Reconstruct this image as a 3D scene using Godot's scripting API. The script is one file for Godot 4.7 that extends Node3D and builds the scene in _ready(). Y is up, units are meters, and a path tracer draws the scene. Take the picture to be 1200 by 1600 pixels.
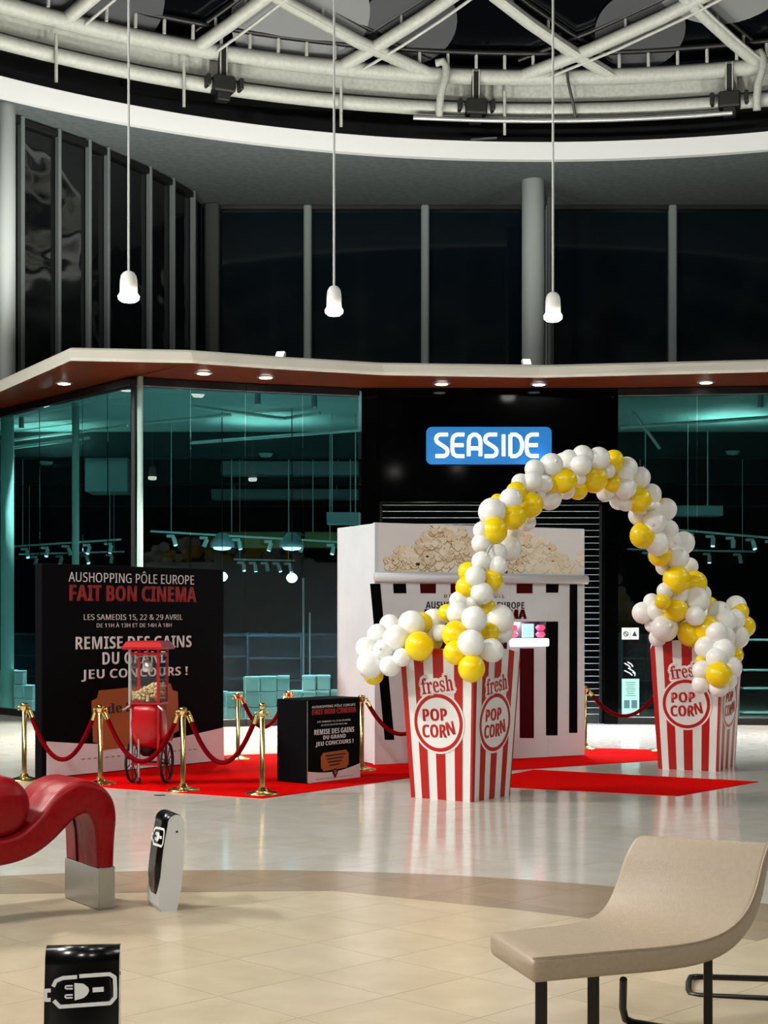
extends Node3D

# ------------------------------------------------------------------ helpers
var mats := {}
var used := {}

class MB:
	var st := SurfaceTool.new()
	var n := 0
	func _init():
		st.begin(Mesh.PRIMITIVE_TRIANGLES)
		st.set_smooth_group(-1)
	func smooth(on: bool) -> void:
		st.set_smooth_group(1 if on else -1)
	func tri(a: Vector3, b: Vector3, c: Vector3) -> void:
		st.add_vertex(a); st.add_vertex(c); st.add_vertex(b); n += 1
	# corners counter-clockwise as seen from outside
	func quad(a: Vector3, b: Vector3, c: Vector3, d: Vector3) -> void:
		tri(a, b, c); tri(a, c, d)
	func uvquad(a: Vector3, b: Vector3, c: Vector3, d: Vector3) -> void:
		var p = [a, c, b, a, d, c]
		var t = [Vector2(0, 1), Vector2(1, 0), Vector2(1, 1), Vector2(0, 1), Vector2(0, 0), Vector2(1, 0)]
		for i in 6:
			st.set_uv(t[i]); st.add_vertex(p[i])
		n += 2
	# box with chamfered edges
	func box(c: Vector3, s: Vector3, ch := 0.0, x := Transform3D()) -> void:
		var h = s / 2.0
		ch = minf(ch, 0.45 * minf(h.x, minf(h.y, h.z)) * 2.0)
		var p = func(v: Vector3): return x * (c + v)
		if ch <= 0.0:
			for ax in 3:
				for sg in [-1.0, 1.0]:
					var nrm = Vector3(); nrm[ax] = sg
					var u = Vector3(); u[(ax + 1) % 3] = 1.0
					var w = Vector3(); w[(ax + 2) % 3] = 1.0
					if sg < 0: var tmp = u; u = w; w = tmp
					quad(p.call((nrm - u - w) * h), p.call((nrm + u - w) * h), p.call((nrm + u + w) * h), p.call((nrm - u + w) * h))
			return
		for ax in 3:
			var a1 = (ax + 1) % 3
			var a2 = (ax + 2) % 3
			for sg in [-1.0, 1.0]:
				var q = []
				for k in [[-1, -1], [1, -1], [1, 1], [-1, 1]]:
					var v = Vector3(); v[ax] = sg * h[ax]; v[a1] = k[0] * (h[a1] - ch); v[a2] = k[1] * (h[a2] - ch)
					q.append(p.call(v))
				if sg > 0: quad(q[0], q[1], q[2], q[3])
				else: quad(q[3], q[2], q[1], q[0])
			# edges along ax
			for s1 in [-1.0, 1.0]:
				for s2 in [-1.0, 1.0]:
					var e = []
					for k in [[-1, 0], [1, 0], [1, 1], [-1, 1]]:
						var v = Vector3()
						v[ax] = k[0] * (h[ax] - ch)
						v[a1] = s1 * (h[a1] if k[1] == 0 else h[a1] - ch)
						v[a2] = s2 * (h[a2] - ch if k[1] == 0 else h[a2])
						e.append(p.call(v))
					if s1 * s2 > 0: quad(e[3], e[2], e[1], e[0])
					else: quad(e[0], e[1], e[2], e[3])
		for sx in [-1.0, 1.0]:
			for sy in [-1.0, 1.0]:
				for sz in [-1.0, 1.0]:
					var a = p.call(Vector3(sx * h.x, sy * (h.y - ch), sz * (h.z - ch)))
					var b = p.call(Vector3(sx * (h.x - ch), sy * h.y, sz * (h.z - ch)))
					var d = p.call(Vector3(sx * (h.x - ch), sy * (h.y - ch), sz * h.z))
					if sx * sy * sz > 0: tri(a, b, d)
					else: tri(a, d, b)
	# rings of equal length joined into a skin
	func loft(rings: Array, closed := true, caps := true) -> void:
		var m = rings[0].size()
		for i in rings.size() - 1:
			for j in (m if closed else m - 1):
				var k = (j + 1) % m
				quad(rings[i][j], rings[i][k], rings[i + 1][k], rings[i + 1][j])
		if caps and closed:
			for e in 2:
				var r = rings[0] if e == 0 else rings[rings.size() - 1]
				var c = Vector3()
				for v in r: c += v
				c /= m
				for j in m:
					var k = (j + 1) % m
					if e == 0: tri(c, r[k], r[j])
					else: tri(c, r[j], r[k])
	func tube(pts: Array, r: float, seg := 10, closed := false, caps := true) -> void:
		var rings = []
		var up = Vector3.UP
		var cnt = pts.size()
		for i in cnt:
			var a = pts[(i - 1 + cnt) % cnt] if closed else pts[maxi(i - 1, 0)]
			var b = pts[(i + 1) % cnt] if closed else pts[mini(i + 1, cnt - 1)]
			var t = (b - a).normalized()
			if absf(t.dot(up)) > 0.98: up = Vector3.RIGHT if i == 0 else up
			var sd = t.cross(up).normalized()
			up = sd.cross(t).normalized()
			var ring = []
			for j in seg:
				var f = TAU * j / seg
				ring.append(pts[i] + (sd * cos(f) + up * sin(f)) * r)
			rings.append(ring)
		if closed: rings.append(rings[0])
		smooth(true)
		loft(rings, true, false)
		smooth(false)
		if caps and not closed:
			for e in 2:
				var rr = rings[0] if e == 0 else rings[rings.size() - 1]
				var c = pts[0] if e == 0 else pts[cnt - 1]
				for j in seg:
					var k = (j + 1) % seg
					if e == 0: tri(c, rr[k], rr[j])
					else: tri(c, rr[j], rr[k])
	# profile of (radius, height) turned round y
	func lathe(prof: Array, seg := 20, x := Transform3D(), sm := true) -> void:
		var rings = []
		for q in prof:
			var ring = []
			for j in seg:
				var f = -TAU * j / seg
				ring.append(x * Vector3(q.x * cos(f), q.y, q.x * sin(f)))
			rings.append(ring)
		smooth(sm)
		loft(rings, true, false)
		smooth(false)
	# flat outline pushed from z0 to z1
	func prism(poly: PackedVector2Array, z0: float, z1: float, x := Transform3D()) -> void:
		if Geometry2D.is_polygon_clockwise(poly): poly.reverse()
		var ix = Geometry2D.triangulate_polygon(poly)
		for i in range(0, ix.size(), 3):
			var a = poly[ix[i]]
			var b = poly[ix[i + 1]]
			var c = poly[ix[i + 2]]
			if (b - a).cross(c - a) < 0: var t = b; b = c; c = t
			tri(x * Vector3(a.x, a.y, z1), x * Vector3(b.x, b.y, z1), x * Vector3(c.x, c.y, z1))
			tri(x * Vector3(a.x, a.y, z0), x * Vector3(c.x, c.y, z0), x * Vector3(b.x, b.y, z0))
		for i in poly.size():
			var a = poly[i]
			var b = poly[(i + 1) % poly.size()]
			quad(x * Vector3(a.x, a.y, z0), x * Vector3(b.x, b.y, z0), x * Vector3(b.x, b.y, z1), x * Vector3(a.x, a.y, z1))
	# pen stroke of even width with round ends
	func stroke(pts: Array, w: float, z0: float, z1: float, x := Transform3D()) -> void:
		for poly in Geometry2D.offset_polyline(PackedVector2Array(pts), w / 2.0, Geometry2D.JOIN_ROUND, Geometry2D.END_ROUND):
			if not Geometry2D.is_polygon_clockwise(poly): prism(poly, z0, z1, x)
	func disc(c: Vector2, r: float, z0: float, z1: float, x := Transform3D(), seg := 40) -> void:
		var p = PackedVector2Array()
		for i in seg: p.append(c + Vector2(cos(TAU * i / seg), sin(TAU * i / seg)) * r)
		prism(p, z0, z1, x)
	func ringflat(c: Vector2, r0: float, r1: float, z: float, x := Transform3D(), seg := 48) -> void:
		for i in seg:
			var a = Vector2(cos(TAU * i / seg), sin(TAU * i / seg))
			var b = Vector2(cos(TAU * (i + 1) / seg), sin(TAU * (i + 1) / seg))
			var q = func(v: Vector2, r: float): return x * Vector3(c.x + v.x * r, c.y + v.y * r, z)
			quad(q.call(a, r0), q.call(a, r1), q.call(b, r1), q.call(b, r0))
	func done() -> ArrayMesh:
		st.generate_normals()
		return st.commit()

func numbered(called: String) -> String:
	var k = used.get(called, 0)
	used[called] = k + 1
	return called if k == 0 else "%s_%03d" % [called, k]

func obj(called: String, mb, m: Material, parent: Node3D = null) -> MeshInstance3D:
	var o := MeshInstance3D.new()
	o.mesh = mb.done() if mb is MB else mb
	o.material_override = m
	if parent == null:
		o.name = numbered(called)
		add_child(o, true)
	else:
		o.name = part_name(called, parent)
		parent.add_child(o, true)
	return o

func part_name(called: String, parent: Node3D) -> String:
	var key = "%d/%s" % [parent.get_instance_id(), called]
	var k = used.get(key, 0)
	used[key] = k + 1
	return called if k == 0 else "%s_%03d" % [called, k]

func thing(called: String, label: String, category: String, at := Vector3.ZERO, turn := 0.0, group := "") -> Node3D:
	var o := Node3D.new()
	o.name = numbered(called)
	add_child(o, true)
	o.position = at
	o.rotation_degrees.y = turn
	return tag(o, label, category, group)

func tag(o: Node3D, label: String, category: String, group := "") -> Node3D:
	o.set_meta("label", label)
	o.set_meta("category", category)
	if group: o.set_meta("group", group)
	return o

func struct(o: Node3D, label: String, category: String) -> Node3D:
	o.set_meta("kind", "structure")
	return tag(o, label, category)

func mat(called: String, color: Color, rough := 0.6, metal := 0.0) -> StandardMaterial3D:
	if mats.has(called): return mats[called]
	var m := StandardMaterial3D.new()
	m.resource_name = called
	m.albedo_color = color
	m.roughness = rough
	m.metallic = metal
	mats[called] = m
	return m

func noise_tex(freq: float, a: Color, b: Color, seed_: int, oct := 4, size := 512) -> NoiseTexture2D:
	var f := FastNoiseLite.new()
	f.seed = seed_
	f.frequency = freq
	f.fractal_octaves = oct
	var t := NoiseTexture2D.new()
	t.width = size; t.height = size; t.seamless = true; t.noise = f
	var g := Gradient.new()
	g.set_color(0, a); g.set_color(1, b)
	t.color_ramp = g
	return t

func grain(m: StandardMaterial3D, tex: Texture2D, scale: Vector3, world := true) -> StandardMaterial3D:
	m.albedo_texture = tex
	m.uv1_triplanar = true
	m.uv1_world_triplanar = world
	m.uv1_scale = scale
	return m

func bump(m: StandardMaterial3D, tex: Texture2D, height: float) -> StandardMaterial3D:
	m.heightmap_enabled = true
	m.heightmap_texture = tex
	m.heightmap_scale = height
	return m

func glow(called: String, c: Color, e: float) -> StandardMaterial3D:
	var m = mat(called, c, 0.5)
	m.emission_enabled = true
	m.emission = c
	m.emission_energy_multiplier = e
	return m

func font(kind: String, bold: bool) -> SystemFont:
	var f := SystemFont.new()
	f.font_names = PackedStringArray([kind])
	f.font_weight = 700 if bold else 400
	return f

# lettering fitted into a frame w wide and h high round (cx, cy), added to a shape
func letters(mb: MB, s: String, f: Font, cx: float, cy: float, w: float, h: float, z: float, x := Transform3D(), turn := 0.0, grow := Vector2.ZERO, depth := 0.002) -> void:
	var t := TextMesh.new()
	t.text = s; t.font = f; t.font_size = 48; t.pixel_size = 0.01; t.depth = 0.01; t.curve_step = 1.0
	var b = t.get_aabb()
	if b.size.x <= 0.0: return
	var c = b.get_center()
	var xf = Transform3D(Basis().scaled(Vector3(w / b.size.x, h / b.size.y, depth / b.size.z)), Vector3.ZERO)
	xf = xf * Transform3D(Basis(), -c)
	xf = Transform3D(Basis(Vector3.BACK, deg_to_rad(turn)), Vector3(cx + grow.x, cy + grow.y, z)) * xf
	for k in t.get_surface_count(): mb.st.append_from(t, k, x * xf)

# rows of numbers joined by a smooth curve, n steps between neighbours
func smooth_rows(rows: Array, n: int) -> Array:
	var out = []
	var last = rows.size() - 1
	for i in last:
		for k in n:
			var r = []
			for c in rows[i].size():
				r.append(cubic_interpolate(rows[i][c], rows[i + 1][c], rows[maxi(i - 1, 0)][c], rows[mini(i + 2, last)][c], float(k) / n))
			out.append(r)
	out.append(rows[last])
	return out

func circle_pts(c: Vector3, r: float, seg: int) -> Array:
	var a = []
	for i in seg: a.append(c + Vector3(cos(TAU * i / seg), 0, sin(TAU * i / seg)) * r)
	return a

const RING := Vector3(3.0, 0.0, -15.4)      # the middle of the round hall under the dome

func polar(phi_deg: float, r: float, y: float) -> Vector3:
	var p = deg_to_rad(phi_deg)
	return Vector3(RING.x + r * sin(p), y, RING.z - r * cos(p))

func lamp_at(kind: String, at: Vector3, c: Color, e: float, size: float, parent: Node3D = null, aim := Vector3.DOWN, angle := 60.0) -> Light3D:
	var l: Light3D
	if kind == "spot":
		var s := SpotLight3D.new()
		s.spot_angle = angle; s.spot_range = 60.0; s.spot_angle_attenuation = 0.6; s.spot_attenuation = 2.0
		l = s
	else:
		var o := OmniLight3D.new()
		o.omni_range = 60.0; o.omni_attenuation = 2.0
		l = o
	l.name = "light"
	l.light_color = c; l.light_energy = e; l.light_size = size; l.shadow_enabled = true
	if parent: parent.add_child(l, true)
	else: add_child(l, true)
	l.position = at
	if kind == "spot":
		var zz = -aim.normalized()
		var xx = (Vector3.RIGHT if absf(zz.x) < 0.9 else Vector3.UP).cross(zz).normalized()
		l.basis = Basis(zz.cross(xx).normalized() * -1.0, xx, zz) if false else Basis(xx, zz.cross(xx), zz)
	return l

func area_lamp(at: Vector3, aim: Vector3, size: Vector2, c: Color, e: float, parent: Node3D) -> void:
	var l := AreaLight3D.new()
	l.name = "light"
	l.area_size = size
	l.light_color = c; l.light_energy = e; l.shadow_enabled = true
	l.area_range = 60.0
	parent.add_child(l, true)
	l.position = at
	var zz = -aim.normalized()
	var xx = (Vector3.RIGHT if absf(zz.x) < 0.9 else Vector3.UP).cross(zz).normalized()
	l.basis = Basis(xx, zz.cross(xx), zz)

# ------------------------------------------------------------------ scene
func _ready() -> void:
	# camera, held level with the picture shifted upwards
	var cam := Camera3D.new()
	cam.name = "camera"
	add_child(cam)
	cam.position = Vector3(0, 1.7, 0)
	cam.projection = Camera3D.PROJECTION_FRUSTUM
	cam.keep_aspect = Camera3D.KEEP_HEIGHT
	cam.near = 0.1
	cam.far = 200.0
	cam.size = 0.1 * 1600.0 / 2400.0
	cam.frustum_offset = Vector2(0.0, 0.1 * 167.0 / 2400.0)
	cam.current = true
	# night outside
	var we := WorldEnvironment.new()
	we.name = "night"
	var env := Environment.new()
	env.background_mode = Environment.BG_COLOR
	env.background_color = Color(0.03, 0.045, 0.06)
	env.tonemap_mode = Environment.TONE_MAPPER_LINEAR
	env.tonemap_exposure = 1.0
	env.sdfgi_enabled = true
	env.ssao_enabled = true
	env.ssil_enabled = true
	we.environment = env
	add_child(we)
	make_gallery_lights()

	make_floor()
	make_hall()
	make_dome()
	make_canopy()
	make_shopfront()
	make_shop_inside()
	make_pendants()
	make_carpets()
	make_backdrop()
	make_poster()
	make_entry_box()
	make_popcorn_boxes()
	make_balloon_arch()
	make_cart()
	make_barriers()
	make_red_bench()
	make_beige_bench()
	make_chargers()

# lamps outside the picture: light panels under the gallery ceiling behind and beside the camera
func make_gallery_lights() -> void:
	var warm = Color(1.0, 0.985, 0.96)
	var spots = [
		[Vector3(-9.5, 10.5, -4.5), Vector2(2.4, 1.2), 200.0],
		[Vector3(-2.0, 10.5, 1.5), Vector2(2.4, 1.2), 90.0],
		[Vector3(-12.5, 10.5, -13.5), Vector2(2.4, 1.2), 330.0],
		[Vector3(17.5, 10.5, -13.0), Vector2(2.4, 1.2), 70.0],
		[Vector3(5.0, 10.5, 1.5), Vector2(2.4, 1.2), 45.0],
	]
	for s in spots:
		var t = thing("ceiling_light_panel", "white light panel set under the gallery ceiling behind the viewer", "light panel", s[0], 0.0, "gallery light panels")
		var b := MB.new()
		b.box(Vector3(0, 0.03, 0), Vector3(s[1].x + 0.1, 0.06, s[1].y + 0.1), 0.01)
		obj("frame", b, mat("panel_frame", Color(0.8, 0.8, 0.8), 0.5), t)
		var d := MB.new()
		d.box(Vector3(0, -0.008, 0), Vector3(s[1].x, 0.012, s[1].y), 0.003)
		obj("lamp_diffuser", d, glow("panel_glow", Color(1, 0.97, 0.92), 3.0), t)
		area_lamp(Vector3(0, -0.03, 0), Vector3(-s[0].x * 0.06, -1, -0.7 if s[0].z > -8 else -0.1), s[1], warm, s[2], t)

# ------------------------------------------------------------------ floor
func make_floor() -> void:
	var f = Node3D.new()
	f.name = "floor"
	add_child(f)
	struct(f, "polished pale stone floor of the round mall hall", "floor")
	var base := MB.new()
	base.box(Vector3(2, -0.15, -19), Vector3(64, 0.28, 62))
	var sub = mat("floor_joint", Color(0.34, 0.31, 0.27), 0.7)
	obj("slab", base, sub, f)
	var tones = [[], [], []]
	var pal = [
		[Color(0.765, 0.71, 0.605), Color(0.76, 0.705, 0.60), Color(0.77, 0.715, 0.615)],
		[Color(0.62, 0.55, 0.46), Color(0.60, 0.54, 0.46), Color(0.63, 0.56, 0.48)],
		[Color(0.80, 0.79, 0.75), Color(0.79, 0.78, 0.74), Color(0.81, 0.80, 0.77)]]
	for zn in 3:
		for k in 3:
			var c: Color = pal[zn][k]
			var m = mat("stone_%d_%d" % [zn, k], Color.WHITE, [0.22, 0.20, 0.12][zn])
			grain(m, noise_tex(0.012, c.darkened(0.05), c.lightened(0.03), 11 + zn * 3 + k, 5), Vector3(0.4, 0.4, 0.4))
			m.metallic_specular = [0.36, 0.40, 0.75][zn]
			tones[zn].append(m)
	var disc := PackedVector2Array()
	for i in 160: disc.append(Vector2(-1.0, -5.4) + Vector2(cos(TAU * i / 160.0), sin(TAU * i / 160.0)) * 5.0)
	# the darker border lies between the edge of the round and this line
	var inner := PackedVector2Array([Vector2(-9, -8.9), Vector2(-3.0, -9.45), Vector2(-0.33, -9.60), Vector2(0.75, -8.99), Vector2(1.2, -8.68), Vector2(3.2, -7.2), Vector2(4.5, 0), Vector2(-9, 0)])
	var rng := RandomNumberGenerator.new()
	rng.seed = 5
	var far := [MB.new(), MB.new(), MB.new()]
	var u = Vector2(1, -1) / sqrt(2.0)
	var v = Vector2(1, 1) / sqrt(2.0)
	var size = 0.54
	var count = 0
	for i in range(-6, 66):
		for j in range(-46, 30):
			var o = u * (i * size) + v * (j * size) + Vector2(0.02, -0.05)
			var c = o + (u + v) * size * 0.5
			if c.y > 2.0 or c.y < -36.0 or c.x < -14 or c.x > 16: continue
			var g = 0.0015
			var sq := PackedVector2Array([o + u * g + v * g, o + u * (size - g) + v * g, o + u * (size - g) + v * (size - g), o + u * g + v * (size - g)])
			var near = c.y < -6.0 and c.y > -13.0 and absf(c.x) < -c.y * 0.25 + 0.5
			var pieces = []
			var d = c.distance_to(Vector2(-1.0, -5.4))
			if d > 5.5: pieces.append([sq, 2])
			elif d < 4.3 and c.y > -8.2: pieces.append([sq, 0])
			else:
				for p in Geometry2D.clip_polygons(sq, disc): pieces.append([p, 2])
				for p in Geometry2D.intersect_polygons(sq, disc):
					for q in Geometry2D.intersect_polygons(p, inner): pieces.append([q, 0])
					for q in Geometry2D.clip_polygons(p, inner): pieces.append([q, 1])
			for pc in pieces:
				var poly: PackedVector2Array = pc[0]
				if poly.size() < 3: continue
				var k = rng.randi() % 3
				var up = Transform3D(Basis(Vector3.RIGHT, Vector3.FORWARD, Vector3.UP), Vector3.ZERO)
				var flip := PackedVector2Array()
				for q in poly: flip.append(Vector2(q.x, -q.y))
				if near and count < 300:
					var b := MB.new()
					b.prism(flip, -0.012, 0.0, up)
					obj("tile", b, tones[pc[1]][k], f)
					count += 1
				else:
					if pc[1] == 2:
						far[k].prism(flip, -0.012, 0.0, up)
					else:
						var b2 := MB.new()
						b2.prism(flip, -0.012, 0.0, up)
						if absf(c.x) < -c.y * 0.25 + 0.6: obj("tile", b2, tones[pc[1]][k], f)
						else: far[k].prism(flip, -0.012, 0.0, up)
	for k in 3:
		var o = obj("distant_tiles", far[k], tones[2][k], f)
		o.set_meta("kind", "stuff")

# ------------------------------------------------------------------ the hall: gallery ceiling, drum, upper walls
func arc_band(r: float, y0: float, y1: float, a0: float, a1: float, seg: int, thick: float) -> MB:
	var b := MB.new()
	b.smooth(true)
	for i in seg:
		var p = lerpf(a0, a1, float(i) / seg)
		var q = lerpf(a0, a1, float(i + 1) / seg)
		b.quad(polar(p, r, y0), polar(q, r, y0), polar(q, r, y1), polar(p, r, y1))
	b.smooth(false)
	for i in seg:
		var p = lerpf(a0, a1, float(i) / seg)
		var q = lerpf(a0, a1, float(i + 1) / seg)
		var R = r + thick
		b.quad(polar(q, R, y0), polar(p, R, y0), polar(p, R, y1), polar(q, R, y1))
		b.quad(polar(p, r, y1), polar(q, r, y1), polar(q, R, y1), polar(p, R, y1))
		b.quad(polar(p, R, y0), polar(q, R, y0), polar(q, r, y0), polar(p, r, y0))
	return b

func make_hall() -> void:
	var plaster = mat("soffit_plaster", Color.WHITE, 0.9)
	grain(plaster, noise_tex(0.02, Color(0.26, 0.29, 0.29), Color(0.32, 0.35, 0.35), 3), Vector3(0.5, 0.5, 0.5))
	# flat gallery ceiling round the opening
	var c := MB.new()
	var seg = 120
	for i in seg:
		var p = 360.0 * i / seg
		var q = 360.0 * (i + 1) / seg
		var ro = 23.5
		c.quad(polar(q, 14.45, 10.6), polar(p, 14.45, 10.6), polar(p, ro, 10.6), polar(q, ro, 10.6))
		c.quad(polar(p, 14.45, 10.9), polar(q, 14.45, 10.9), polar(q, ro, 10.9), polar(p, ro, 10.9))
	struct(obj("ceiling", c, plaster), "dark grey flat ceiling of the gallery around the dome opening", "ceiling")
	var white = mat("white_paint", Color(0.74, 0.75, 0.75), 0.6)
	struct(obj("trim_1", arc_band(14.3, 10.58, 10.92, 0, 360, 180, 0.15), white), "white curved fascia band around the dome opening", "fascia band")
	var drum = mat("drum_grey", Color(0.10, 0.12, 0.12), 0.8)
	struct(obj("wall_drum", arc_band(15.5, 10.9, 12.6, 0, 360, 120, 0.2), drum), "dark recessed wall behind the ring beam above the white band", "wall")
	# wall that closes the hall behind the viewer
	struct(obj("wall_front", arc_band(22.8, -0.1, 10.6, 62, 262, 60, 0.3), mat("hall_wall", Color(0.05, 0.05, 0.05), 0.8)), "plain grey wall closing the hall behind the viewer", "wall")

	# straight upper wall of dark windows above the shop
	var z = -33.1
	var dark = mat("night_glass", Color(0.03, 0.065, 0.085), 0.08)
	dark.metallic_specular = 0.35
	var steel = mat("grey_steel", Color(0.44, 0.48, 0.47), 0.5)
	var w = Node3D.new(); w.name = "wall_rear"; add_child(w)
	struct(w, "upper wall of dark windows divided by slim grey posts above the canopy", "wall")
	var back := MB.new()
	back.box(Vector3(7.0, 8.1, z - 0.25), Vector3(22.4, 5.4, 0.2))
	obj("backing", back, mat("wall_black", Color(0.02, 0.025, 0.03), 0.9), w)
	var xs = [-3.558, -1.641, 0.883, 3.558, 6.206, 8.854, 11.6, 14.3, 17.0]
	for i in xs.size() - 1:
		var b := MB.new()
		b.box(Vector3((xs[i] + xs[i + 1]) / 2, 8.1, z - 0.05), Vector3(xs[i + 1] - xs[i] - 0.02, 5.1, 0.04), 0.004)
		obj("pane", b, dark, w)
		if i > 0:
			var m := MB.new()
			m.box(Vector3(xs[i], 8.1, z + 0.05), Vector3(0.17, 5.0, 0.2), 0.03)
			obj("mullion", m, steel, w)
	var head := MB.new()
	head.box(Vector3(7.0, 10.55, z + 0.02), Vector3(22.4, 0.1, 0.16), 0.01)
	obj("head_rail", head, mat("black_metal", Color(0.015, 0.017, 0.018), 0.45), w)
	# round column in front of the upper windows
	var col := MB.new()
	col.lathe([Vector2(0.0, 5.6), Vector2(0.23, 5.6), Vector2(0.23, 10.6), Vector2(0.0, 10.6)], 28, Transform3D(Basis(), Vector3(3.029, 0, -31.2)))
	struct(obj("column", col, mat("column_paint", Color(0.58, 0.61, 0.60), 0.55)), "tall round grey column in front of the upper windows", "column")
	var pipe := MB.new()
	pipe.tube([Vector3(3.497, 5.6, -32.4), Vector3(3.497, 10.6, -32.4)], 0.06, 10)
	struct(obj("downpipe", pipe, mat("pipe_grey", Color(0.25, 0.27, 0.27), 0.5)), "thin dark grey vertical pipe beside the round column", "pipe")

	# curved upper wall with fins and glass on the left
	var lw = Node3D.new(); lw.name = "wall_left"; add_child(lw)
	struct(lw, "curved upper wall of tall narrow glass panes between grey fins", "wall")
	var px = [[-8.6, -24.2], [-6.907, -25.9], [-6.437, -27.2], [-5.929, -27.9], [-5.498, -28.5], [-5.244, -29.0], [-4.631, -30.2], [-4.288, -31.0], [-3.987, -31.9], [-3.828, -33.05], [-3.517, -33.1]]
	var smoke = mat("smoked_glass", Color(0.03, 0.04, 0.045), 0.05)
	smoke.metallic_specular = 0.7
	bump(smoke, noise_tex(0.006, Color.BLACK, Color.WHITE, 21, 2), 2.0)
	smoke.uv1_triplanar = true; smoke.uv1_world_triplanar = true; smoke.uv1_scale = Vector3(0.3, 0.3, 0.3)
	for i in px.size() - 1:
		var a = Vector3(px[i][0], 0, px[i][1])
		var d = Vector3(px[i + 1][0], 0, px[i + 1][1]) - a
		var xf = Transform3D(Basis(d.normalized(), Vector3.UP, d.normalized().cross(Vector3.UP)), a)
		var L = d.length()
		var b := MB.new()
		b.box(Vector3(L / 2, 8.1, -0.06), Vector3(L - 0.02, 4.9, 0.04), 0.004, xf)
		obj("pane", b, smoke if i < 8 else dark, lw)
		var bk := MB.new()
		bk.box(Vector3(L / 2, 8.1, -0.25), Vector3(L + 0.05, 5.0, 0.1), 0.0, xf)
		obj("backing", bk, mat("wall_black", Color.BLACK), lw)
		var fin := MB.new()
		fin.box(Vector3(0, 8.1, 0.02), Vector3(0.07 if i > 2 else 0.09, 5.0, 0.12), 0.015, xf)
		obj("fin", fin, mat("fin_grey", Color(0.34, 0.37, 0.37), 0.5), lw)
		if i < 8:
			var rail := MB.new()
			rail.box(Vector3(L / 2, 10.50, 0.0), Vector3(L, 0.12, 0.1), 0.01, xf)
			obj("head_rail", rail, mat("black_metal", Color.BLACK), lw)
	var post := MB.new()
	post.lathe([Vector2(0.0, 5.6), Vector2(0.2, 5.6), Vector2(0.2, 10.6), Vector2(0.0, 10.6)], 24, Transform3D(Basis(), Vector3(-6.584, 0, -26.6)))
	struct(obj("post", post, mat("column_paint", Color.WHITE)), "round grey post at the outer end of the finned upper wall", "column")
	var jamb := MB.new()
	jamb.box(Vector3(-3.674, 8.1, -32.95), Vector3(0.3, 5.0, 0.3), 0.02)
	struct(obj("trim_2", jamb, mat("jamb_grey", Color(0.16, 0.18, 0.18), 0.6)), "dark grey corner jamb where the curved and straight upper walls meet", "jamb")

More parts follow.
